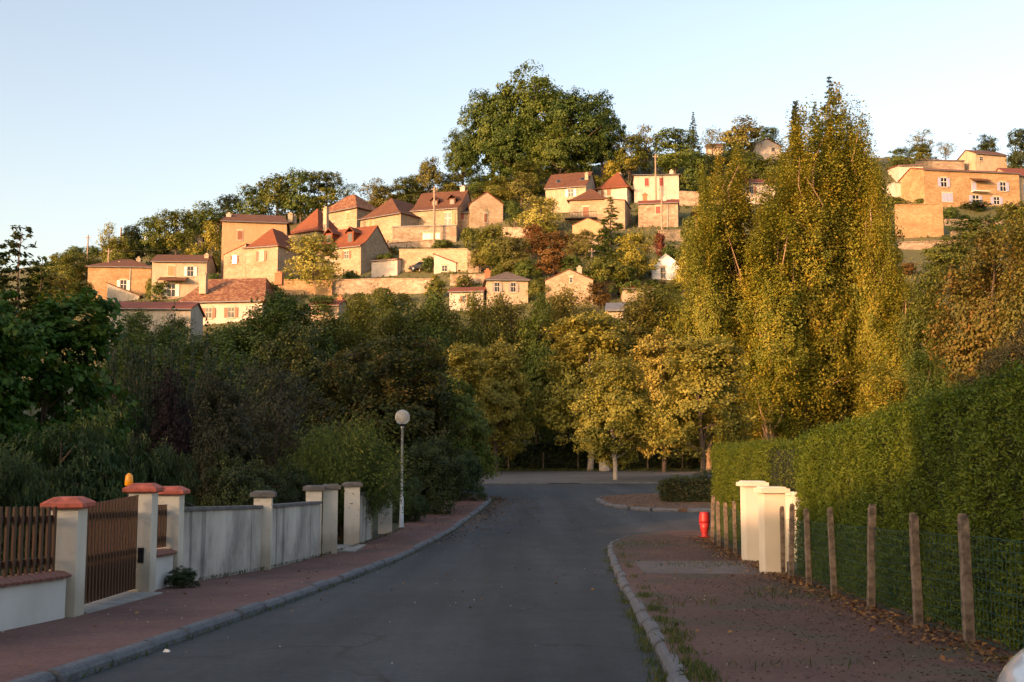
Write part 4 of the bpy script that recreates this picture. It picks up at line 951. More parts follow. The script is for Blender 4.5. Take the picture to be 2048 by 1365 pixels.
def feathery(key, seed, h, rad, nb):
    rg = np.random.default_rng(seed); P_, T_ = [], []; mb = MB()
    for i in range(nb):
        a = rg.random() * 6.283; r = rad * rg.uniform(.35, 1.05); hh = h * rg.uniform(.5, 1.05) * (1 - .35 * (r / rad) ** 2)
        n = 130; t = .25 + .75 * rg.random(n) ** .8
        x = r * t; z = hh * (1.55 * t - .62 * t * t) + .1
        sp = .10 + .10 * t
        pos = np.stack([x * math.cos(a), x * math.sin(a), z], 1) + rg.normal(size=(n, 3)) * sp[:, None] * np.array([1, 1, .8])
        P_.append(pos); T_.append(np.stack([np.full(n, math.cos(a)), np.full(n, math.sin(a)), 1.2 - 1.6 * t], 1) + rg.normal(size=(n, 3)) * .5)
        if i % 5 == 0: mb.tube([(r * t_ * math.cos(a), r * t_ * math.sin(a), hh * (1.55 * t_ - .62 * t_ * t_)) for t_ in (0, .3, .6, .95)], [.03, .02, .012, .004], 4)
    pos = np.concatenate(P_); n = len(pos)
    me = leafmesh('crown_' + key, pos, rg.normal(size=(n, 3)) + [0, 0, .5], np.concatenate(T_), .12, .022, rg.random(n), None)
    proto(key, me, mb.mesh('trunk_' + key, None), h, rad)
feathery('tamarisk', 62, 2.9, 1.7, 300)

# ------------------------------------------------------------------ trees and bushes of the hill
RN = random.Random(77); NT = [0]
def ht(px, yt, yb, hw, key, leaf, label, name='tree', cat='tree', bark='bark', group=None, Y=None):
    p = hith(px, yb) if Y is None else Vector((at(px, 900, Y).x, Y, H(at(px, 900, Y).x, Y)))
    m = p.y / F * 1.015
    h = (yb - yt) * m if Y is None else at(px, yt, Y).z - p.z
    NT[0] += 1
    return place(name, key, p - Vector((0, 0, .15)), h, hw * m * 1.04, RN.uniform(0, 6.28), leaf, bark, label, cat, group)
OAKS = 'oaks crowning the hilltop'
for px, yt, yb, hw, key, lab in [(1062, 137, 372, 92, 'oak', 'tallest oak, its crown the highest point of the hilltop clump'), (1150, 172, 366, 88, 'oak2', 'broad oak right of the tallest one, above the pointed roof'),
        (985, 172, 376, 80, 'oak2', 'broad dark oak left of the tallest one'), (1205, 205, 358, 52, 'oak', 'smaller oak at the right end of the hilltop clump'), (925, 258, 384, 44, 'oak', 'low oak at the left end of the hilltop clump'),
        (1035, 238, 384, 75, 'oak', 'oak in front of the tallest one, low crown'), (1120, 245, 380, 70, 'oak2', 'low oak just above the two tier roof')]:
    ht(px, yt, yb, hw, key, 'l_oak', lab, 'oak_tree', group=OAKS)
SKY = 'trees along the skyline'
for a in [
    (130, 498, 606, 46, 'round', 'l_olive', 'olive tree left of the leftmost pole'), (95, 540, 640, 50, 'round2', 'l_brown', 'brownish tree below the dark pines at left edge'),
    (175, 505, 590, 40, 'round3', 'l_brown', 'brown olive tree behind the leftmost stone house'),
    (216, 428, 560, 30, 'sparse', 'l_yellow', 'thin tall yellowing tree on the left skyline'), (262, 446, 545, 30, 'round2', 'l_dark', 'dark evergreen right of the thin yellowing tree'),
    (235, 470, 560, 40, 'round', 'l_olive', 'olive tree above the leftmost roof'), (308, 428, 530, 42, 'round2', 'l_green', 'green tree above the cream two storey house'),
    (352, 412, 525, 46, 'round', 'l_olive', 'olive tree between the pale pole and the brown cottage'), (402, 402, 500, 46, 'round3', 'l_green', 'green tree behind the small red roof'),
    (455, 386, 480, 38, 'round2', 'l_dark', 'dark tree behind the chimney of the tall ochre house'), (505, 366, 470, 44, 'round', 'l_green', 'green tree behind the left end of the tall ochre roof'),
    (553, 340, 462, 50, 'round3', 'l_olive', 'tall olive tree behind the tall ochre roof'), (600, 332, 455, 46, 'round', 'l_green', 'tallest green tree behind the pointed tower'),
    (652, 338, 446, 48, 'round2', 'l_olive', 'tree with golden top behind the mottled tower'), (694, 352, 440, 30, 'sparse', 'l_green', 'loose green tree right of the mottled tower'),
    (748, 345, 432, 38, 'sparse', 'l_brown', 'half bare brown tree behind the corner house'), (770, 365, 440, 40, 'round', 'l_brown', 'brown olive tree behind the corner house roof'),
    (812, 352, 426, 34, 'round2', 'l_olive', 'olive tree left of the large steep roof'), (858, 308, 410, 30, 'round3', 'l_brown', 'conical brown tree above the large steep roof'),
    (838, 345, 405, 30, 'round', 'l_olive', 'low olive tree under the conical brown one'), (900, 345, 396, 34, 'round2', 'l_olive', 'olive tree above the ochre wall'),
    (1290, 236, 352, 46, 'sparse', 'l_brown', 'thin brown tree right of the oaks'), (1262, 262, 360, 40, 'round', 'l_olive', 'olive tree behind the pointed orange roof'),
    (1352, 252, 362, 58, 'round2', 'l_oak', 'broad dark tree behind the white house'), (1388, 214, 330, 22, 'fir', 'l_dark', 'slim fir tip on the skyline'),
    (1425, 240, 330, 28, 'sparse', 'l_brown', 'thin brown tree beside the crest cottage'), (1484, 232, 335, 48, 'round3', 'l_brown', 'brown oak between the crest cottage and the villa'),
    (1535, 248, 322, 32, 'round', 'l_oak', 'dark tree behind the white villa'), (1400, 300, 400, 46, 'round2', 'l_oak', 'dark green tree right of the white house'),
    (1452, 300, 410, 50, 'round', 'l_dark', 'dark tree left of the poplars below the crest'), (1594, 194, 330, 13, 'cypress', 'l_dark', 'dark pointed cypress behind the poplars'),
    (1664, 136, 345, 46, 'fir', 'l_dark', 'tall fir spire above the poplars'), (1634, 190, 345, 30, 'fir', 'l_dark', 'shorter fir left of the fir spire'),
    (1846, 246, 335, 30, 'sparse', 'l_brown', 'almost bare tree on the right skyline'), (1892, 272, 335, 24, 'sparse', 'l_brown', 'small bare tree right of the almost bare one'),
    (1803, 292, 345, 30, 'round', 'l_oak', 'dark tree above the red roof at right'), (1845, 285, 340, 34, 'round2', 'l_olive', 'low olive tree under the almost bare tree'),
    (1975, 266, 335, 26, 'round3', 'l_dark', 'dark round tree behind the skyline house'), (2044, 252, 352, 32, 'round2', 'l_dark', 'dark tree at the right edge of the skyline'),
    (1000, 352, 412, 42, 'round', 'l_olive', 'olive scrub tree above the stone barn'), (1058, 318, 402, 44, 'round2', 'l_olive', 'olive tree left of the two tier roof'),
    (1042, 345, 420, 36, 'round3', 'l_brown', 'brown scrub tree below the oaks'), (960, 350, 398, 36, 'round', 'l_oak', 'dark scrub tree right of the large steep roof'),
    (1500, 302, 376, 50, 'round2', 'l_oak', 'dark tree on the slope below the white villa'), (1548, 308, 384, 40, 'round', 'l_olive', 'olive tree on the slope right below the white villa'), (1465, 285, 350, 36, 'round3', 'l_olive', 'olive tree below the crest cottage'),
    (1258, 302, 362, 34, 'sparse', 'l_yellow', 'yellow tree with bare branches right of the pointed orange roof'), (1225, 320, 366, 22, 'bush', 'l_yellow', 'yellow bush beside the pointed orange roof')]:
    ht(*a, group=SKY)
MID = 'trees between the village houses'
for a in [
    (625, 464, 590, 66, 'round2', 'l_lime', 'round bright yellow green tree in front of the joined houses'), (1082, 388, 474, 46, 'round', 'l_lime', 'bushy yellow tree left of the balcony house'),
    (1030, 398, 462, 24, 'round3', 'l_green', 'small green tree right of the stone barn'), (1108, 458, 572, 54, 'round2', 'l_rust', 'rust brown tree below the balcony house'),
    (1222, 384, 530, 50, 'fir', 'l_oak', 'large spreading fir in front of the balcony house'), (1270, 456, 572, 46, 'round', 'l_yellow', 'golden tree right of the fir'),
    (1215, 500, 600, 56, 'round3', 'l_olive', 'weeping olive willow above the slate outhouse'), (1320, 462, 515, 14, 'bush', 'l_red', 'dark red bush under the lower stone house'),
    (985, 445, 552, 42, 'round', 'l_olive', 'olive scrub tree right of the high retaining wall'), (1030, 470, 566, 44, 'round2', 'l_brown', 'brown olive scrub tree above the grey hipped roof'),
    (958, 490, 552, 26, 'round3', 'l_brown', 'small brown scrub tree at the rough wall end'), (856, 511, 546, 18, 'bush', 'l_green', 'round green bush beside the pale lean-to'),
    (833, 552, 582, 13, 'bush2', 'l_dark', 'dark bush in the low dry stone wall'), (842, 424, 456, 20, 'bush', 'l_plum', 'dark purple bush in front of the large house'),
    (424, 438, 528, 26, 'round3', 'l_yellow', 'golden tree against the tall ochre house'), (388, 484, 532, 26, 'bush2', 'l_yellow', 'yellow bush below the brown cottage'),
    (1340, 560, 640, 40, 'round', 'l_olive', 'olive tree in front of the white pavilion'), (1385, 430, 560, 40, 'round2', 'l_olive', 'olive tree right of the lower stone house'),
    (1380, 500, 610, 40, 'round3', 'l_yellow', 'yellow olive tree left of the poplars'), (1172, 455, 520, 22, 'round', 'l_brown', 'brown tree left of the fir'),
    (722, 425, 452, 12, 'bush', 'l_green', 'little green tree between mottled tower and corner house'), (778, 500, 532, 12, 'bush2', 'l_green', 'green bush behind the red roofed shed'),
    (1950, 402, 422, 34, 'bush', 'l_dark', 'low dark clipped bush in front of the ochre farmhouse'), (1900, 412, 440, 22, 'bush2', 'l_green', 'green bush at the left foot of the ochre farmhouse'),
    (1960, 430, 500, 70, 'round', 'l_oak', 'dark scrub below the ochre farmhouse'), (2030, 400, 500, 50, 'round2', 'l_olive', 'olive tree at the right edge below the farmhouse'),
    (1900, 470, 560, 60, 'round3', 'l_olive', 'olive scrub below the low terrace wall at right'), (1840, 396, 412, 14, 'bush', 'l_green', 'small bush beside the white annex'),
    (972, 462, 524, 30, 'round2', 'l_olive', 'olive scrub left of the rust brown tree'), (1004, 505, 566, 34, 'round', 'l_olive', 'olive scrub above the brick chimney'),
    (1052, 515, 578, 32, 'round3', 'l_green', 'green scrub above the grey hipped roof'), (1145, 508, 580, 34, 'round', 'l_oak', 'dark scrub right of the rust brown tree'),
    (1172, 535, 596, 30, 'round2', 'l_olive', 'olive scrub behind the barn chimney'), (938, 452, 500, 20, 'bush', 'l_olive', 'low olive scrub below the stone barn'),
    (1064, 446, 522, 30, 'round2', 'l_rust', 'reddish scrub below the bushy yellow tree'), (1268, 505, 566, 30, 'round2', 'l_olive', 'olive scrub left of the white pavilion'),
    (1252, 532, 602, 34, 'round', 'l_green', 'green scrub above the small orange roof'), (1345, 486, 520, 26, 'bush2', 'l_green', 'green scrub above the white pavilion'),
    (1146, 462, 520, 24, 'round', 'l_brown', 'brown scrub below the rendered store'), (1076, 552, 610, 26, 'round3', 'l_olive', 'olive scrub left of the barn gable'),
    (1196, 560, 622, 28, 'round', 'l_rust', 'reddish scrub right of the barn gable'), (885, 478, 500, 26, 'bush', 'l_green', 'green bank above the high retaining wall'),
    (930, 545, 578, 22, 'bush2', 'l_brown', 'brown scrub above the red roofed cottage'), (872, 556, 600, 26, 'bush', 'l_olive', 'olive scrub at the end of the low dry stone wall'),
    (700, 538, 566, 24, 'bush2', 'l_green', 'green bank left of the garden shed'), (765, 572, 616, 26, 'round', 'l_olive', 'olive scrub under the low dry stone wall'),
    (648, 590, 640, 34, 'round2', 'l_oak', 'dark scrub under the pale roadside wall'), (572, 590, 636, 28, 'round', 'l_oak', 'dark scrub right of the old farmhouse'),
    (1402, 462, 566, 38, 'round3', 'l_olive', 'olive scrub at the foot of the leftmost poplar'), (1118, 588, 646, 30, 'round2', 'l_brown', 'brown scrub in front of the barn gable'),
    (300, 555, 600, 12, 'bush', 'l_olive', 'narrow olive bush between the two leftmost houses'), (432, 500, 556, 18, 'round', 'l_olive', 'olive bush left of the stone annex'),
    (425, 545, 590, 18, 'bush', 'l_oak', 'dark bush right of the cream two storey house'), (160, 560, 618, 30, 'round2', 'l_olive', 'olive bush left of the leftmost stone house'),
    (320, 560, 602, 26, 'bush', 'l_green', 'green bush in front of the cream two storey house'), (548, 560, 610, 20, 'bush2', 'l_brown', 'brown bush against the old farmhouse gable')]:
    ht(*a, group=MID)
ht(32, 432, 700, 66, 'pine', 'l_dark', 'dark layered pine at the left edge of the view', 'pine_tree', group='dark pines at left')
ht(-22, 450, 720, 60, 'pine', 'l_dark', 'dark pine cut by the left edge of the view', 'pine_tree', group='dark pines at left')
ht(78, 500, 690, 50, 'pine', 'l_oak', 'shorter dark pine right of the layered pine', 'pine_tree', group='dark pines at left')
# wild shrubs over the slope, kept clear of the house fronts
rs = random.Random(12); cnt = 0; tries = 0
while cnt < 295 and tries < 14000:
    tries += 1
    px = rs.uniform(90, 1400) if rs.random() < .86 else rs.uniform(1780, 2060)
    rid = float(np.interp(px, RX, RY)); py = rs.uniform(rid - 3, 625)
    hw = rs.uniform(6, 26); hgt = hw * rs.uniform(.9, 1.5)
    p = hith(px, py)
    if any(px + hw * .9 > l and px - hw * .9 < r and py - hgt < b - 7 and py > tp and p.y < yy + 4 for l, r, tp, b, yy in HOUSES): continue
    k = rs.choice(['bush', 'bush2', 'bush', 'round', 'round2'])
    lf, cn = rs.choice([('l_olive', 'olive'), ('l_olive', 'olive'), ('l_brown', 'brown'), ('l_green', 'green'), ('l_oak', 'dark green'), ('l_rust', 'rust brown'), ('l_yellow', 'yellow')] if px > 850 else [('l_olive', 'olive'), ('l_green', 'green'), ('l_oak', 'dark green'), ('l_brown', 'brown'), ('l_olive', 'olive')])
    m = p.y / F; zone = next(n for v, n in ((430, 'left of the tall ochre house'), (780, 'below the joined houses'), (1080, 'around the stone barn and retaining walls'), (1420, 'around the balcony house and fir'), (9999, 'below the hilltop farmhouse')) if px < v)
    place('wild_shrub', k, p - Vector((0, 0, .2)), hgt * m, hw * m, rs.uniform(0, 6.28), lf, 'bark', cn + ' wild shrub on the slope ' + zone, 'shrub', cn + ' wild shrubs ' + zone)
    cnt += 1
HG = []
for i in range(42000):
    y = rs.uniform(104, 255); px = rs.uniform(60, 1420) if rs.random() < .85 else rs.uniform(1760, 2080); x = (px - 1024) * y / F
    if math.sin(x * .31 + y * .17) + math.sin(x * .12 - y * .23) + rs.gauss(0, .8) > -.4: HG.append((x, y, H(x, y)))
_pos = np.array(HG); _rg = np.random.default_rng(4); _n = len(_pos); _pos[:, 2] += .12
M['l_grasshill'] = leafmat('hill_grass_tufts', [(.06, .075, .018), (.11, .11, .03), (.19, .15, .06)], .25, .05)
tag(link('hillside_grass', leafmesh('hillside_grass', _pos, _rg.normal(size=(_n, 3)) * [1, 1, .3], np.tile([0, 0, 1.], (_n, 1)) + _rg.normal(size=(_n, 3)) * .6, .6 * (.5 + _rg.random(_n)), .30, _rg.random(_n), 'l_grasshill')),
    'rough grass and weeds covering the village slope', 'grass', None, 'stuff')

# ------------------------------------------------------------------ valley trees
ROW = 'tree row at the foot of the hill'
for px, yt, hw, Y, key, lf, lab in [
    (300, 654, 112, 84, 'mid', 'l_oak', 'dark tree below the shaded cottage'), (395, 664, 112, 80, 'mid2', 'l_oak', 'dark tree below the old farmhouse wall'),
    (255, 622, 62, 108, 'mid2', 'l_oak', 'dark tree in front of the shaded cottage'), (345, 628, 60, 110, 'mid', 'l_oak', 'dark tree at the right end of the shaded cottage'),
    (505, 602, 112, 76, 'mid', 'l_oak', 'dark tree in front of the mottled farmhouse roof'), (578, 589, 105, 80, 'mid2', 'l_oak', 'tall dark tree below the round yellow tree'),
    (655, 626, 89, 82, 'mid', 'l_olive', 'olive tree right of the tall dark one in the row'), (722, 598, 83, 86, 'mid2', 'l_olive', 'olive tree below the low dry stone wall'),
    (784, 574, 83, 90, 'mid', 'l_olive', 'tall sunlit olive tree below the garden shed'), (848, 592, 80, 92, 'mid2', 'l_oak', 'dark tree left of the red roofed cottage'),
    (905, 610, 73, 94, 'mid', 'l_olive', 'olive tree in front of the red roofed cottage'), (962, 588, 60, 96, 'mid2', 'l_olive', 'slim olive tree left of the grey hipped roof'),
    (1018, 592, 64, 98, 'mid2', 'l_brown', 'brown tree below the grey hipped roof'), (1072, 584, 57, 97, 'mid', 'l_oak', 'dark slim tree right of the grey hipped roof'),
    (1132, 582, 80, 100, 'mid2', 'l_brown', 'brown gold tree below the barn gable'), (1196, 610, 73, 101, 'mid', 'l_brown', 'russet tree below the slate outhouse'),
    (1262, 594, 80, 103, 'mid', 'l_brown', 'golden brown tree below the small orange roof'), (1320, 570, 83, 104, 'mid2', 'l_olive', 'olive gold tree left of the poplars'),
    (1385, 604, 80, 103, 'mid', 'l_poplar', 'golden tree just left of the poplars')]:
    ht(px, yt, 0, hw, key, lf, lab, group=ROW, Y=Y)
POP = 'poplars right of the junction'
for px, yt, hw, Y, key, lab in [(1416, 330, 56, 86, 'poplar', 'leftmost poplar, shorter than its neighbour'), (1482, 282, 96, 88, 'poplar2', 'second poplar from the left'),
        (1548, 345, 82, 85, 'poplar3', 'low poplar in the notch between the two taller groups'), (1614, 218, 94, 87, 'poplar', 'poplar left of the tallest one'),
        (1688, 168, 94, 89, 'poplar3', 'tallest poplar under the fir spire'), (1740, 212, 80, 88, 'poplar2', 'poplar right of the tallest one'), (1650, 212, 96, 91, 'poplar2', 'poplar filling the gap left behind the tallest one'), (1716, 205, 76, 92, 'poplar', 'poplar filling the gap right behind the tallest one'), (1768, 310, 58, 86, 'poplar', 'lower poplar at the right flank of the tall group'), (1580, 285, 70, 91, 'poplar2', 'poplar at the left flank of the tall group'), (1446, 305, 64, 91, 'poplar3', 'poplar standing behind the two leftmost ones'), (1806, 500, 70, 85, 'poplar3', 'rightmost poplar, short and golden')]:
    ht(px, yt, 0, hw, key, 'l_poplar', lab, 'poplar_tree', bark='barkorange', group=POP, Y=Y)
PL = 'plane trees round the car park'
for px, yt, hw, Y, key, lf, lab in [(1180, 622, 112, 89.5, 'plane', 'l_plane', 'plane tree with mottled white trunk at the back of the car park'), (1228, 690, 84, 70, 'plane2', 'l_plane', 'young plane tree with slim pale trunk at the car park edge'),
        (1402, 670, 108, 67.5, 'plane', 'l_plane', 'plane tree rising behind the clipped island hedge'), (1330, 640, 80, 86, 'plane2', 'l_plane', 'plane tree between the pale trunk and the poplars'),
        (990, 660, 74, 86, 'plane2', 'l_plane', 'shaded plane tree left of the mottled white trunk'), (925, 680, 60, 80, 'plane', 'l_plane', 'shaded plane tree behind the corner shrub')]:
    ht(px, yt, 0, hw, key, lf, lab, 'plane_tree', bark='barkpale' if px in (1180, 1228) else 'bark', group=PL, Y=Y)
for px, yt, hw, Y, key, lf, lab in [(1985, 452, 120, 72, 'mid', 'l_fall', 'large spreading tree turning orange at the right edge'), (1880, 540, 80, 78, 'mid2', 'l_olive', 'olive tree right of the poplars'),
        (2085, 440, 100, 66, 'mid2', 'l_fall', 'tree cut by the right edge beside the spreading one'), (1985, 690, 80, 44, 'leafy', 'l_grey', 'grey green shrub above the tall hedge'), (2075, 640, 80, 42, 'leafy', 'l_grey', 'grey green shrub at the right edge above the hedge'),
        (1780, 720, 80, 70, 'mid', 'l_poplar', 'low golden tree behind the tall hedge'), (1860, 700, 60, 66, 'mid2', 'l_oak', 'low olive tree behind the tall hedge')]:
    ht(px, yt, 0, hw, key, lf, lab, group='trees behind the tall hedge', Y=Y)
# left gardens
GD = 'garden trees and bushes on the left'
for px, yt, hw, Y, key, lf, lab, nm in [
    (85, 562, 190, 33, 'catalpa', 'l_catalpa', 'broad bright green large-leaved tree at the left edge', 'catalpa_tree'), (-60, 600, 150, 30, 'catalpa', 'l_catalpa', 'large-leaved tree cut by the left edge', 'catalpa_tree'),
    (120, 800, 190, 20.5, 'peach', 'l_bush', 'dark narrow-leaved bush behind the fence panel', 'garden_bush'), (300, 860, 110, 21.5, 'peach', 'l_bush', 'dark bush behind the tall gate pillars', 'garden_bush'),
    (0, 870, 130, 17.5, 'peach', 'l_bush', 'dark bush at the left edge behind the fence', 'garden_bush'),
    (330, 570, 110, 40, 'shoots', 'l_blue', 'tall bluish shrub with upright shoots below the cottages', 'tall_shrub'), (240, 585, 105, 42, 'shoots', 'l_blue', 'upright shooting shrub right of the large-leaved tree', 'tall_shrub'),
    (430, 610, 100, 44, 'shoots', 'l_blue', 'upright shooting shrub left of the grey twiggy tree', 'tall_shrub'),
    (345, 730, 60, 31, 'leafy', 'l_plum', 'dark purple plum tree behind the gate pillars', 'plum_tree'), (440, 740, 80, 30, 'leafy', 'l_grey', 'greyish green tree behind the streaked wall', 'garden_tree'),
    (550, 690, 120, 36, 'twiggy', 'l_grey', 'grey twiggy tree with bare branches', 'garden_tree'), (590, 650, 110, 52, 'leafy', 'l_dark', 'dark tree behind the grey twiggy one', 'garden_tree'),
    (480, 880, 90, 26.5, 'shrub', 'l_dark', 'dark shrub behind the first grey capped pillar', 'garden_bush'), (575, 900, 70, 28.5, 'shrub', 'l_dark', 'dark shrub behind the second streaked wall', 'garden_bush'),
    (790, 668, 150, 46, 'leafy', 'l_maple', 'large rounded maple with orange tinted leaves above the lamp', 'maple_tree'), (690, 690, 100, 50, 'leafy', 'l_maple', 'maple left of the large rounded one', 'maple_tree'),
    (900, 740, 90, 49, 'leafy', 'l_oak', 'dark tree right of the street lamp', 'garden_tree'), (690, 815, 118, 30.5, 'tamarisk', 'l_tam', 'feathery light green bush spilling over the pillars', 'feathery_bush'),
    (860, 850, 80, 40, 'shrub', 'l_dark', 'dark shrub behind the street lamp', 'garden_bush'), (915, 880, 60, 45.5, 'shrub', 'l_bush', 'dark shrub at the street corner', 'garden_bush'),
    (820, 940, 40, 36.5, 'shrub', 'l_bush', 'low dark shrub at the foot of the street lamp', 'garden_bush')]:
    ht(px, yt, 0, hw, key, lf, lab, nm, 'tree' if 'tree' in nm else 'shrub', group=GD, Y=Y)
p = hit(352, 1180, .1); place('round_shrub', 'shrub', (-5.2, 17.6, g(17.6) + .08), .36, .30, 1, 'l_bush', 'bark', 'small round dark shrub on the pavement by the streaked wall', 'shrub')

# ------------------------------------------------------------------ hedges
def hedge(name, label, path, w0, h_of, dens, L, W, leaf, seed, top_round=.25, horiz=1.):
    """path: (x, y) of the face line; the hedge is w0 thick to its right"""
    rg = np.random.default_rng(seed)
    pts = [Vector((x, y, 0)) for x, y in path]; Ls = [0]
    for a, b in zip(pts, pts[1:]): Ls.append(Ls[-1] + (b - a).length)
    tot = Ls[-1]; px_, py_ = [p.x for p in pts], [p.y for p in pts]
    t = thing(name, label, 'hedge', (pts[0].x, pts[0].y, g(pts[0].y)))
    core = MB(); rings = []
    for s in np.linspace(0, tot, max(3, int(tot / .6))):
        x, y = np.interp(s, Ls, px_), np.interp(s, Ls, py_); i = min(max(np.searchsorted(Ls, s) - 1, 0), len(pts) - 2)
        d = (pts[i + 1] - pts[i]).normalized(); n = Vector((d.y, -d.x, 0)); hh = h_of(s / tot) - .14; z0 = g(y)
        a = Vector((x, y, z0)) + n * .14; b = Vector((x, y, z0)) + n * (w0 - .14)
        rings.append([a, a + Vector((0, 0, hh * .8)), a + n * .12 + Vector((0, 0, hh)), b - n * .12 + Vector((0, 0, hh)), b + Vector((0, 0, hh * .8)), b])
    core.loft(rings); c = core.build('light_block_core', 'l_core', t); c.location = -Vector(t.location)  # solid dark core added to block light behind the leaf shell
    N = int(dens * tot * (h_of(.5) * 1.12 + w0)); s = rg.random(N) * tot
    # both ends too
    x, y = np.interp(s, Ls, px_), np.interp(s, Ls, py_)
    idx = np.clip(np.searchsorted(Ls, s) - 1, 0, len(pts) - 2)
    dd = np.array([(b - a).normalized()[:] for a, b in zip(pts, pts[1:])])[idx]; nn = np.stack([dd[:, 1], -dd[:, 0], np.zeros(N)], 1)
    hh = np.array([h_of(v) for v in (s / tot)]); zg = np.interp(y, _gy, _gz)
    q = rg.random(N) * (hh * 1.12 + w0)
    lump = .032 * np.sin(s * 3.1 + q * 2.3) + .045 * np.sin(s * 7.7 - q * 5.1) + .02 * np.sin(s * 1.3 + q) + .035 * np.sin(s * 13 + q * 17) * np.sin(s * 5 - q * 11)
    fr = q < hh; tp = (q >= hh) & (q < hh + w0)
    u = np.where(fr, 0, np.where(tp, q - hh, w0)); zz = np.where(fr, q, np.where(tp, hh, hh - (q - hh - w0)))
    up_ = np.array([0, 0, 1.])
    on = np.where(fr[:, None], -nn, np.where(tp[:, None], up_, nn))
    edge = np.clip((zz - hh + top_round) / top_round, 0, 1) * fr; u = u + edge ** 2 * .16
    pos = np.stack([x, y, zg + zz], 1) + nn * u[:, None] + on * (lump - .05 + rg.normal(size=N) * .055)[:, None]
    en = rg.random(N) < .12
    k = int(en.sum()); e0 = rg.random(k) < .5
    pe = np.where(e0[:, None], [pts[0][:]], [pts[-1][:]]); de = np.where(e0[:, None], -dd[0], dd[-1]); ne = np.where(e0[:, None], nn[0] * 0 + [dd[0][1], -dd[0][0], 0], [dd[-1][1], -dd[-1][0], 0])
    pos[en] = pe + ne * (rg.random(k) * w0)[:, None] + np.stack([np.zeros(k), np.zeros(k), np.where(e0, g(pts[0].y), g(pts[-1].y)) + rg.random(k) * np.where(e0, h_of(0), h_of(1))], 1) + de * (rg.normal(size=k) * .06)[:, None]
    on[en] = de
    nrm = on * .8 + rg.normal(size=(N, 3)) * .6 + up_ * .25
    tan = dd * rg.choice([-1, 1], N)[:, None] * horiz + rg.normal(size=(N, 3)) * .5 + up_ * .25 + on * .35
    sz = .6 + .8 * rg.random(N); gr = .5 + .5 * np.sin(s * 2.2 + zz * 3)
    me = leafmesh('foliage', pos, nrm, tan, L * sz, W * sz, .3 * gr + .7 * rg.random(N), leaf)
    f = link('foliage', me, t); f.location = -Vector(t.location)
    return t
M['l_core'] = plain('dark_hedge_core', (.014, .02, .008), .95)  # near-black colour for the light-blocking core inside each hedge
hedge('tall_hedge', 'tall clipped conifer hedge behind the near wire fence, its far end sunlit', [(FL(y) + .34, y) for y in (10, 11, 13, 15, 17, 19, 20.6)], 1.3, lambda u: 2.66 - .06 * u, 5200, .046, .014, 'l_hedge', 71)
hedge('far_hedge', 'sunlit conifer hedge beyond the cream gate pillars', [(FL(y) + .55, y) for y in (24.9, 27, 29, 31, 33.4)], 1.4, lambda u: 2.62 - .05 * u + .1 * math.sin(u * 9), 3200, .055, .015, 'l_hedge', 72)
hedge('gate_hedge', 'sunlit conifer hedge set back behind the gate opening', [(7.6, 20.4), (7.7, 22.5), (7.75, 25.0)], 1.3, lambda u: 2.6, 2000, .06, .016, 'l_hedge', 73)
hedge('island_hedge', 'low clipped brown green hedge on the traffic island', [(18, 44.2), (13, 44.2), (9, 44.2), (6.2, 44.3)], 1.8, lambda u: .95, 900, .075, .05, 'l_hedge2', 74, horiz=.3)
hedge('dark_hedge', 'dark hedge closing the back of the car park', [(50, 94), (20, 93.5), (0, 93.5), (-20, 93.6), (-48, 94)], 1.8, lambda u: 2.7 + .35 * math.sin(u * 47) + .3 * math.sin(u * 23), 60, .32, .22, 'l_dark', 75, horiz=.2)
for x, y, h, r, k, lf, lab in [(8.4, 46.0, 1.35, 1.1, 'shrub', 'l_bush', 'dark green shrub growing behind the island hedge'), (7.4, 47.2, 1.0, 1.3, 'shrub', 'l_tam', 'light green low plants on the island'), (11.2, 47.5, 1.5, 1.3, 'shrub', 'l_grey', 'greyish bush on the island by the plane tree')]:
    place('island_shrub', k, (x, y, g(y) + .1), h, r, x, lf, 'bark', lab, 'shrub')
# fence posts at the back of the car park
t = thing('car_park_fence', 'thin wooden post fence along the back of the car park', 'fence', (0, 92.2, g(92)))
pme = MB().box(-.05, .05, -.05, .05, -.3, 1.5).mesh('post', 'postwood')
for i in range(14): link('post', pme, t, (-9 + i * 2.9, 0, 0))
for z in (.6, 1.2): MB().tube([(-9, 0, z), (28.7, 0, z)], .012, 4).build('wire', 'iron', t)

# ------------------------------------------------------------------ out of view behind and left of the camera: houses and trees added to cast shade over the street
def uv(u, v): return ((u + v) * .7071, (v - u) * .7071)
def plain_house(label, u, v, Lh, Dp, wallh, roofh, wall, roofm):
    x, y = uv(u, v); t = thing('added_shade_house', label, 'house', (x, y, H(x, y)), R(-45))
    pts = [(-Dp / 2, -.5), (-Dp / 2, wallh), (0, wallh + roofh), (Dp / 2, wallh), (Dp / 2, -.5)]
    MB().loft([[(xx, a, b) for a, b in pts] for xx in (-Lh / 2, Lh / 2)]).build('wall', wall, t)
    pr = [(-Dp / 2 - .5, wallh - .25), (0, wallh + roofh), (Dp / 2 + .5, wallh - .25)]; pf = [(a, b + .18) for a, b in pr] + list(reversed(pr))
    rf = MB().loft([[(xx, a, b) for a, b in pf] for xx in (-Lh / 2 - .4, Lh / 2 + .4)]).build('roof', roofm, t)
    for i in range(3):
        opening(t, 'o', 'sh_brown', -Lh / 2 + (i + .5) * Lh / 3 - .5, -Lh / 2 + (i + .5) * Lh / 3 + .5, .9, 2.1, -Dp / 2)
    MB().box(1.5, 2.3, -.4, .4, wallh, wallh + roofh + .9).build('chimney', 'brick', rf)
plain_house('house added behind the camera on the left to shade the street', 3.5, -13, 19, 9, 5.2, 2.6, 'p_cream', 't_red')  # added unseen to keep the near pavement and hedge in shade
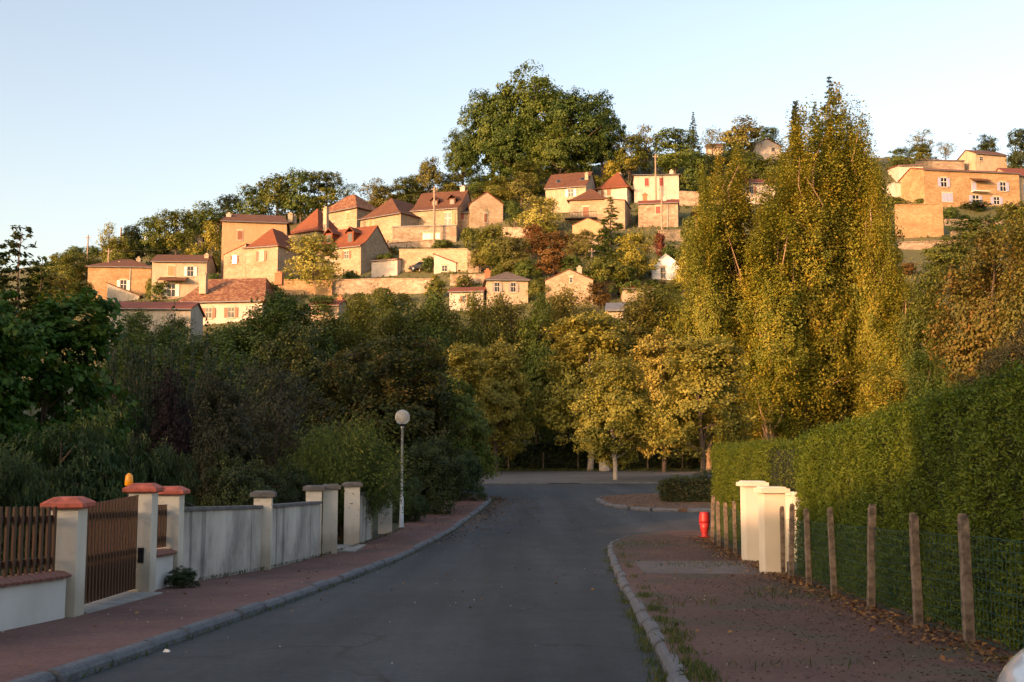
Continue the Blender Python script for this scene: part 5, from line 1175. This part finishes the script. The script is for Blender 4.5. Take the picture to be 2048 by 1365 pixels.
plain_house('bungalow added out of view on the left to shade walls and hedge', -14.8, -22, 18.6, 10, 4.1, 2.75, 'p_cream', 't_red')  # added unseen; ridge height sets the shade line on the hedge
for i, (u, v, h, r) in enumerate([(-27, -6, 13, 4.4), (-32, -8, 14.5, 4.6), (-37.5, -2, 14.5, 4.8), (-43, 2, 11, 4.4), (-49, 4, 11.5, 4.6), (-55.5, 5, 14, 5), (-62, 5, 21, 6), (-69, 4, 22, 6.2), (-76, 2, 23, 6.4), (-84, 0, 23, 6.6), (-92, 4, 23, 6.6), (-102, 14, 26, 8), (-113, 16, 27, 8), (-124, 18, 28, 8)]):  # unseen trees added, heights set to shade the left gardens and cottage
    x, y = uv(u, v); place('added_shade_tree', ('mid' if i % 2 else 'mid2') if i < 6 else ('oak' if i % 2 else 'oak2'), (x, y, H(x, y) - .1), h, r, i * 1.3, 'l_oak', 'bark', ['tree added for shade,', 'tall oak added for shade,'][i > 5] + ' out of view to the left', 'tree', 'trees added out of view to cast shade')

# ------------------------------------------------------------------ small stuff on the ground: fallen leaves, grass, stone chips
def scatter(name, label, cat, mat, pts, L, W, seed, lift=.012, upright=0.):
    rg = np.random.default_rng(seed); pos = np.array(pts, float); n = len(pos); pos[:, 2] += lift
    if upright:
        nrm = rg.normal(size=(n, 3)) * [1, 1, .15]; tan = np.tile([0, 0, 1.], (n, 1)) + rg.normal(size=(n, 3)) * .45; pos[:, 2] += L * .3
    else:
        nrm = np.tile([0, 0, 1.], (n, 1)) + rg.normal(size=(n, 3)) * .25; tan = rg.normal(size=(n, 3))
    s = .6 + .8 * rg.random(n)
    return tag(link(name, leafmesh(name, pos, nrm, tan, L * s, W * s, rg.random(n), mat)), label, cat, None, 'stuff')
rg = random.Random(3); LV = []
for i in range(1500):       # drift in the gutter of the far left kerb
    y = 30 + 21 * rg.random() ** .6; s = abs(rg.gauss(0, .45)) if rg.random() < .8 else rg.uniform(0, 2)
    LV.append((LK(y) + .05 + s, y, g(y)))
for i in range(900): y = rg.uniform(40.8, 50); LV.append((ISL(y) + abs(rg.gauss(0, 1.6)) + .1, y, g(y) + .12))
for i in range(500): y = rg.uniform(40.0, 42.5); LV.append((rg.uniform(3.6, 16), y - .3, g(y) + .02 + (.11 if y > 41.6 else 0)))
for i in range(800): y = rg.uniform(33, 50); LV.append((LK(y) - abs(rg.gauss(0, 1.1)) - .25, y, g(y) + .125))
for i in range(2600): y = rg.uniform(8, 31); LV.append((FL(y) + rg.gauss(-.12, .22), y, g(y) + .125))
for i in range(120): y = rg.uniform(9, 31); LV.append((rg.uniform(RK(y) + .3, FL(y)), y, g(y) + .12))
for i in range(90): y = rg.uniform(8, 34); LV.append((rg.uniform(WL(y) + .2, LK(y) - .2), y, g(y) + .12))
for i in range(250): y = rg.uniform(14, 60); LV.append((rg.uniform(-4, 6), y, g(y) + (.13 if (rg.random() < 0) else .0)))
LV = [p for p in LV if not (p[2] < g(p[1]) + .05 and (p[0] < LK(p[1]) or (p[1] < 34.3 and p[0] > RK(p[1]))))]
scatter('fallen_leaves', 'dry orange brown leaves fallen along the kerbs and hedge foot', 'leaves', 'dryleaf', LV, .06, .042, 5)
DB = []
for i in range(9000):
    y = rg.uniform(7.5, 32); d = abs(rg.gauss(0, 1.5)); x = FL(y) + .25 - d
    if x > RK(y) + .2 and (not 20.4 < y < 24.1) : DB.append((x, y, g(y) + .10))
scatter('hedge_litter', 'fine brown hedge clippings and leaf litter over the right pavement', 'litter', 'dryleaf2', DB, .034, .012, 8, .006)
GR = []
for i in range(2600):
    y = 7.5 + 22 * rg.random() ** 1.5; c = math.sin(y * 2.3) + math.sin(y * 5.1 + 1)
    if c < .1: continue
    s = rg.choice([-.07, -.03, .27, .33]); GR.append((RK(y) + s + rg.gauss(0, .045), y, g(y) + (.10 if s > 0 else 0)))
for i in range(3800):
    y = 9 + 21 * rg.random(); x = rg.uniform(RK(y) + .35, FL(y) - .1); c = math.sin(x * 2.1 + y * 1.1) + math.sin(x * 1.3 - y * 1.9 + 2) + math.sin(y * .9)
    if c > 1.25: GR.append((x, y, g(y) + .115))
for i in range(1300):
    y = rg.choice([8.6, 9.0, 9.4, 10.2, 10.9, 11.6, 12.8, 14.1, 16.0]) + rg.gauss(0, .16); s = rg.choice([-.05, .19, .24]); GR.append((RK(y) + s + rg.gauss(0, .05), y, g(y) + (.09 if s > 0 else 0)))
for i in range(700): y = rg.uniform(9, 50); GR.append((LK(y) + .03 + abs(rg.gauss(0, .03)), y, g(y)))
for i in range(700): y = rg.uniform(18, 34); GR.append((WL(y) + .17 + abs(rg.gauss(0, .05)), y, g(y) + .115))
scatter('kerb_grass', 'grass tufts growing along the kerbs and in the gravel verge', 'grass', 'grass', GR, .085, .010, 6, 0, 1)
GR2 = [(rg.uniform(-45, 50), rg.uniform(88.3, 93), 0) for i in range(9000)]; GR2 = [(x, y, g(y) + .085) for x, y, z in GR2]
scatter('verge_grass', 'grass strip between car park and dark hedge', 'grass', 'grass', GR2, .22, .04, 7, 0, 1)
CH = []
for i in range(70): y = 7 + 25 * rg.random(); CH.append((rg.uniform(RK(y) + .3, FL(y) + .1), y, g(y) + .12))
for i in range(60): y = 9 + 25 * rg.random(); CH.append((rg.uniform(WL(y) + .2, LK(y) - .3), y, g(y) + .12))
for i in range(60): y = 10 + 40 * rg.random(); CH.append((rg.uniform(LK(y) + .1, LK(y) + 4.5), y, g(y)))
CH = [c for c in CH if c[2] > g(c[1]) + .05 or c[1] > 34 or c[0] < RK(c[1])]
cb = MB()
for x, y, z in CH:
    s = rg.uniform(.003, .010); a = rg.uniform(0, 3)
    cb.loft([[(x + s * k * math.cos(a + j * 2.094), y + s * k * math.sin(a + j * 2.094), z + zz) for j in range(3)] for k, zz in ((1, 0), (.8, s * .9))])
tag(cb.build('stone_chips', 'chip'), 'pale stone chips lying on the gravel pavements', 'stones', None, 'stuff')
pr_ = MB().loft([[(-.05, -.04, .0), (.06, -.05, .0), (.07, .03, .0), (-.04, .04, .0)], [(-.03, -.03, .035), (.04, -.02, .05), (.05, .02, .03), (-.03, .03, .045)]])
o = pr_.build('litter', 'sh_white'); o.scale = (.55, .55, .55); o.location = (-3.35, 10.9, g(10.9) + .004); tag(o, 'crumpled white scrap of paper in the left gutter', 'litter')
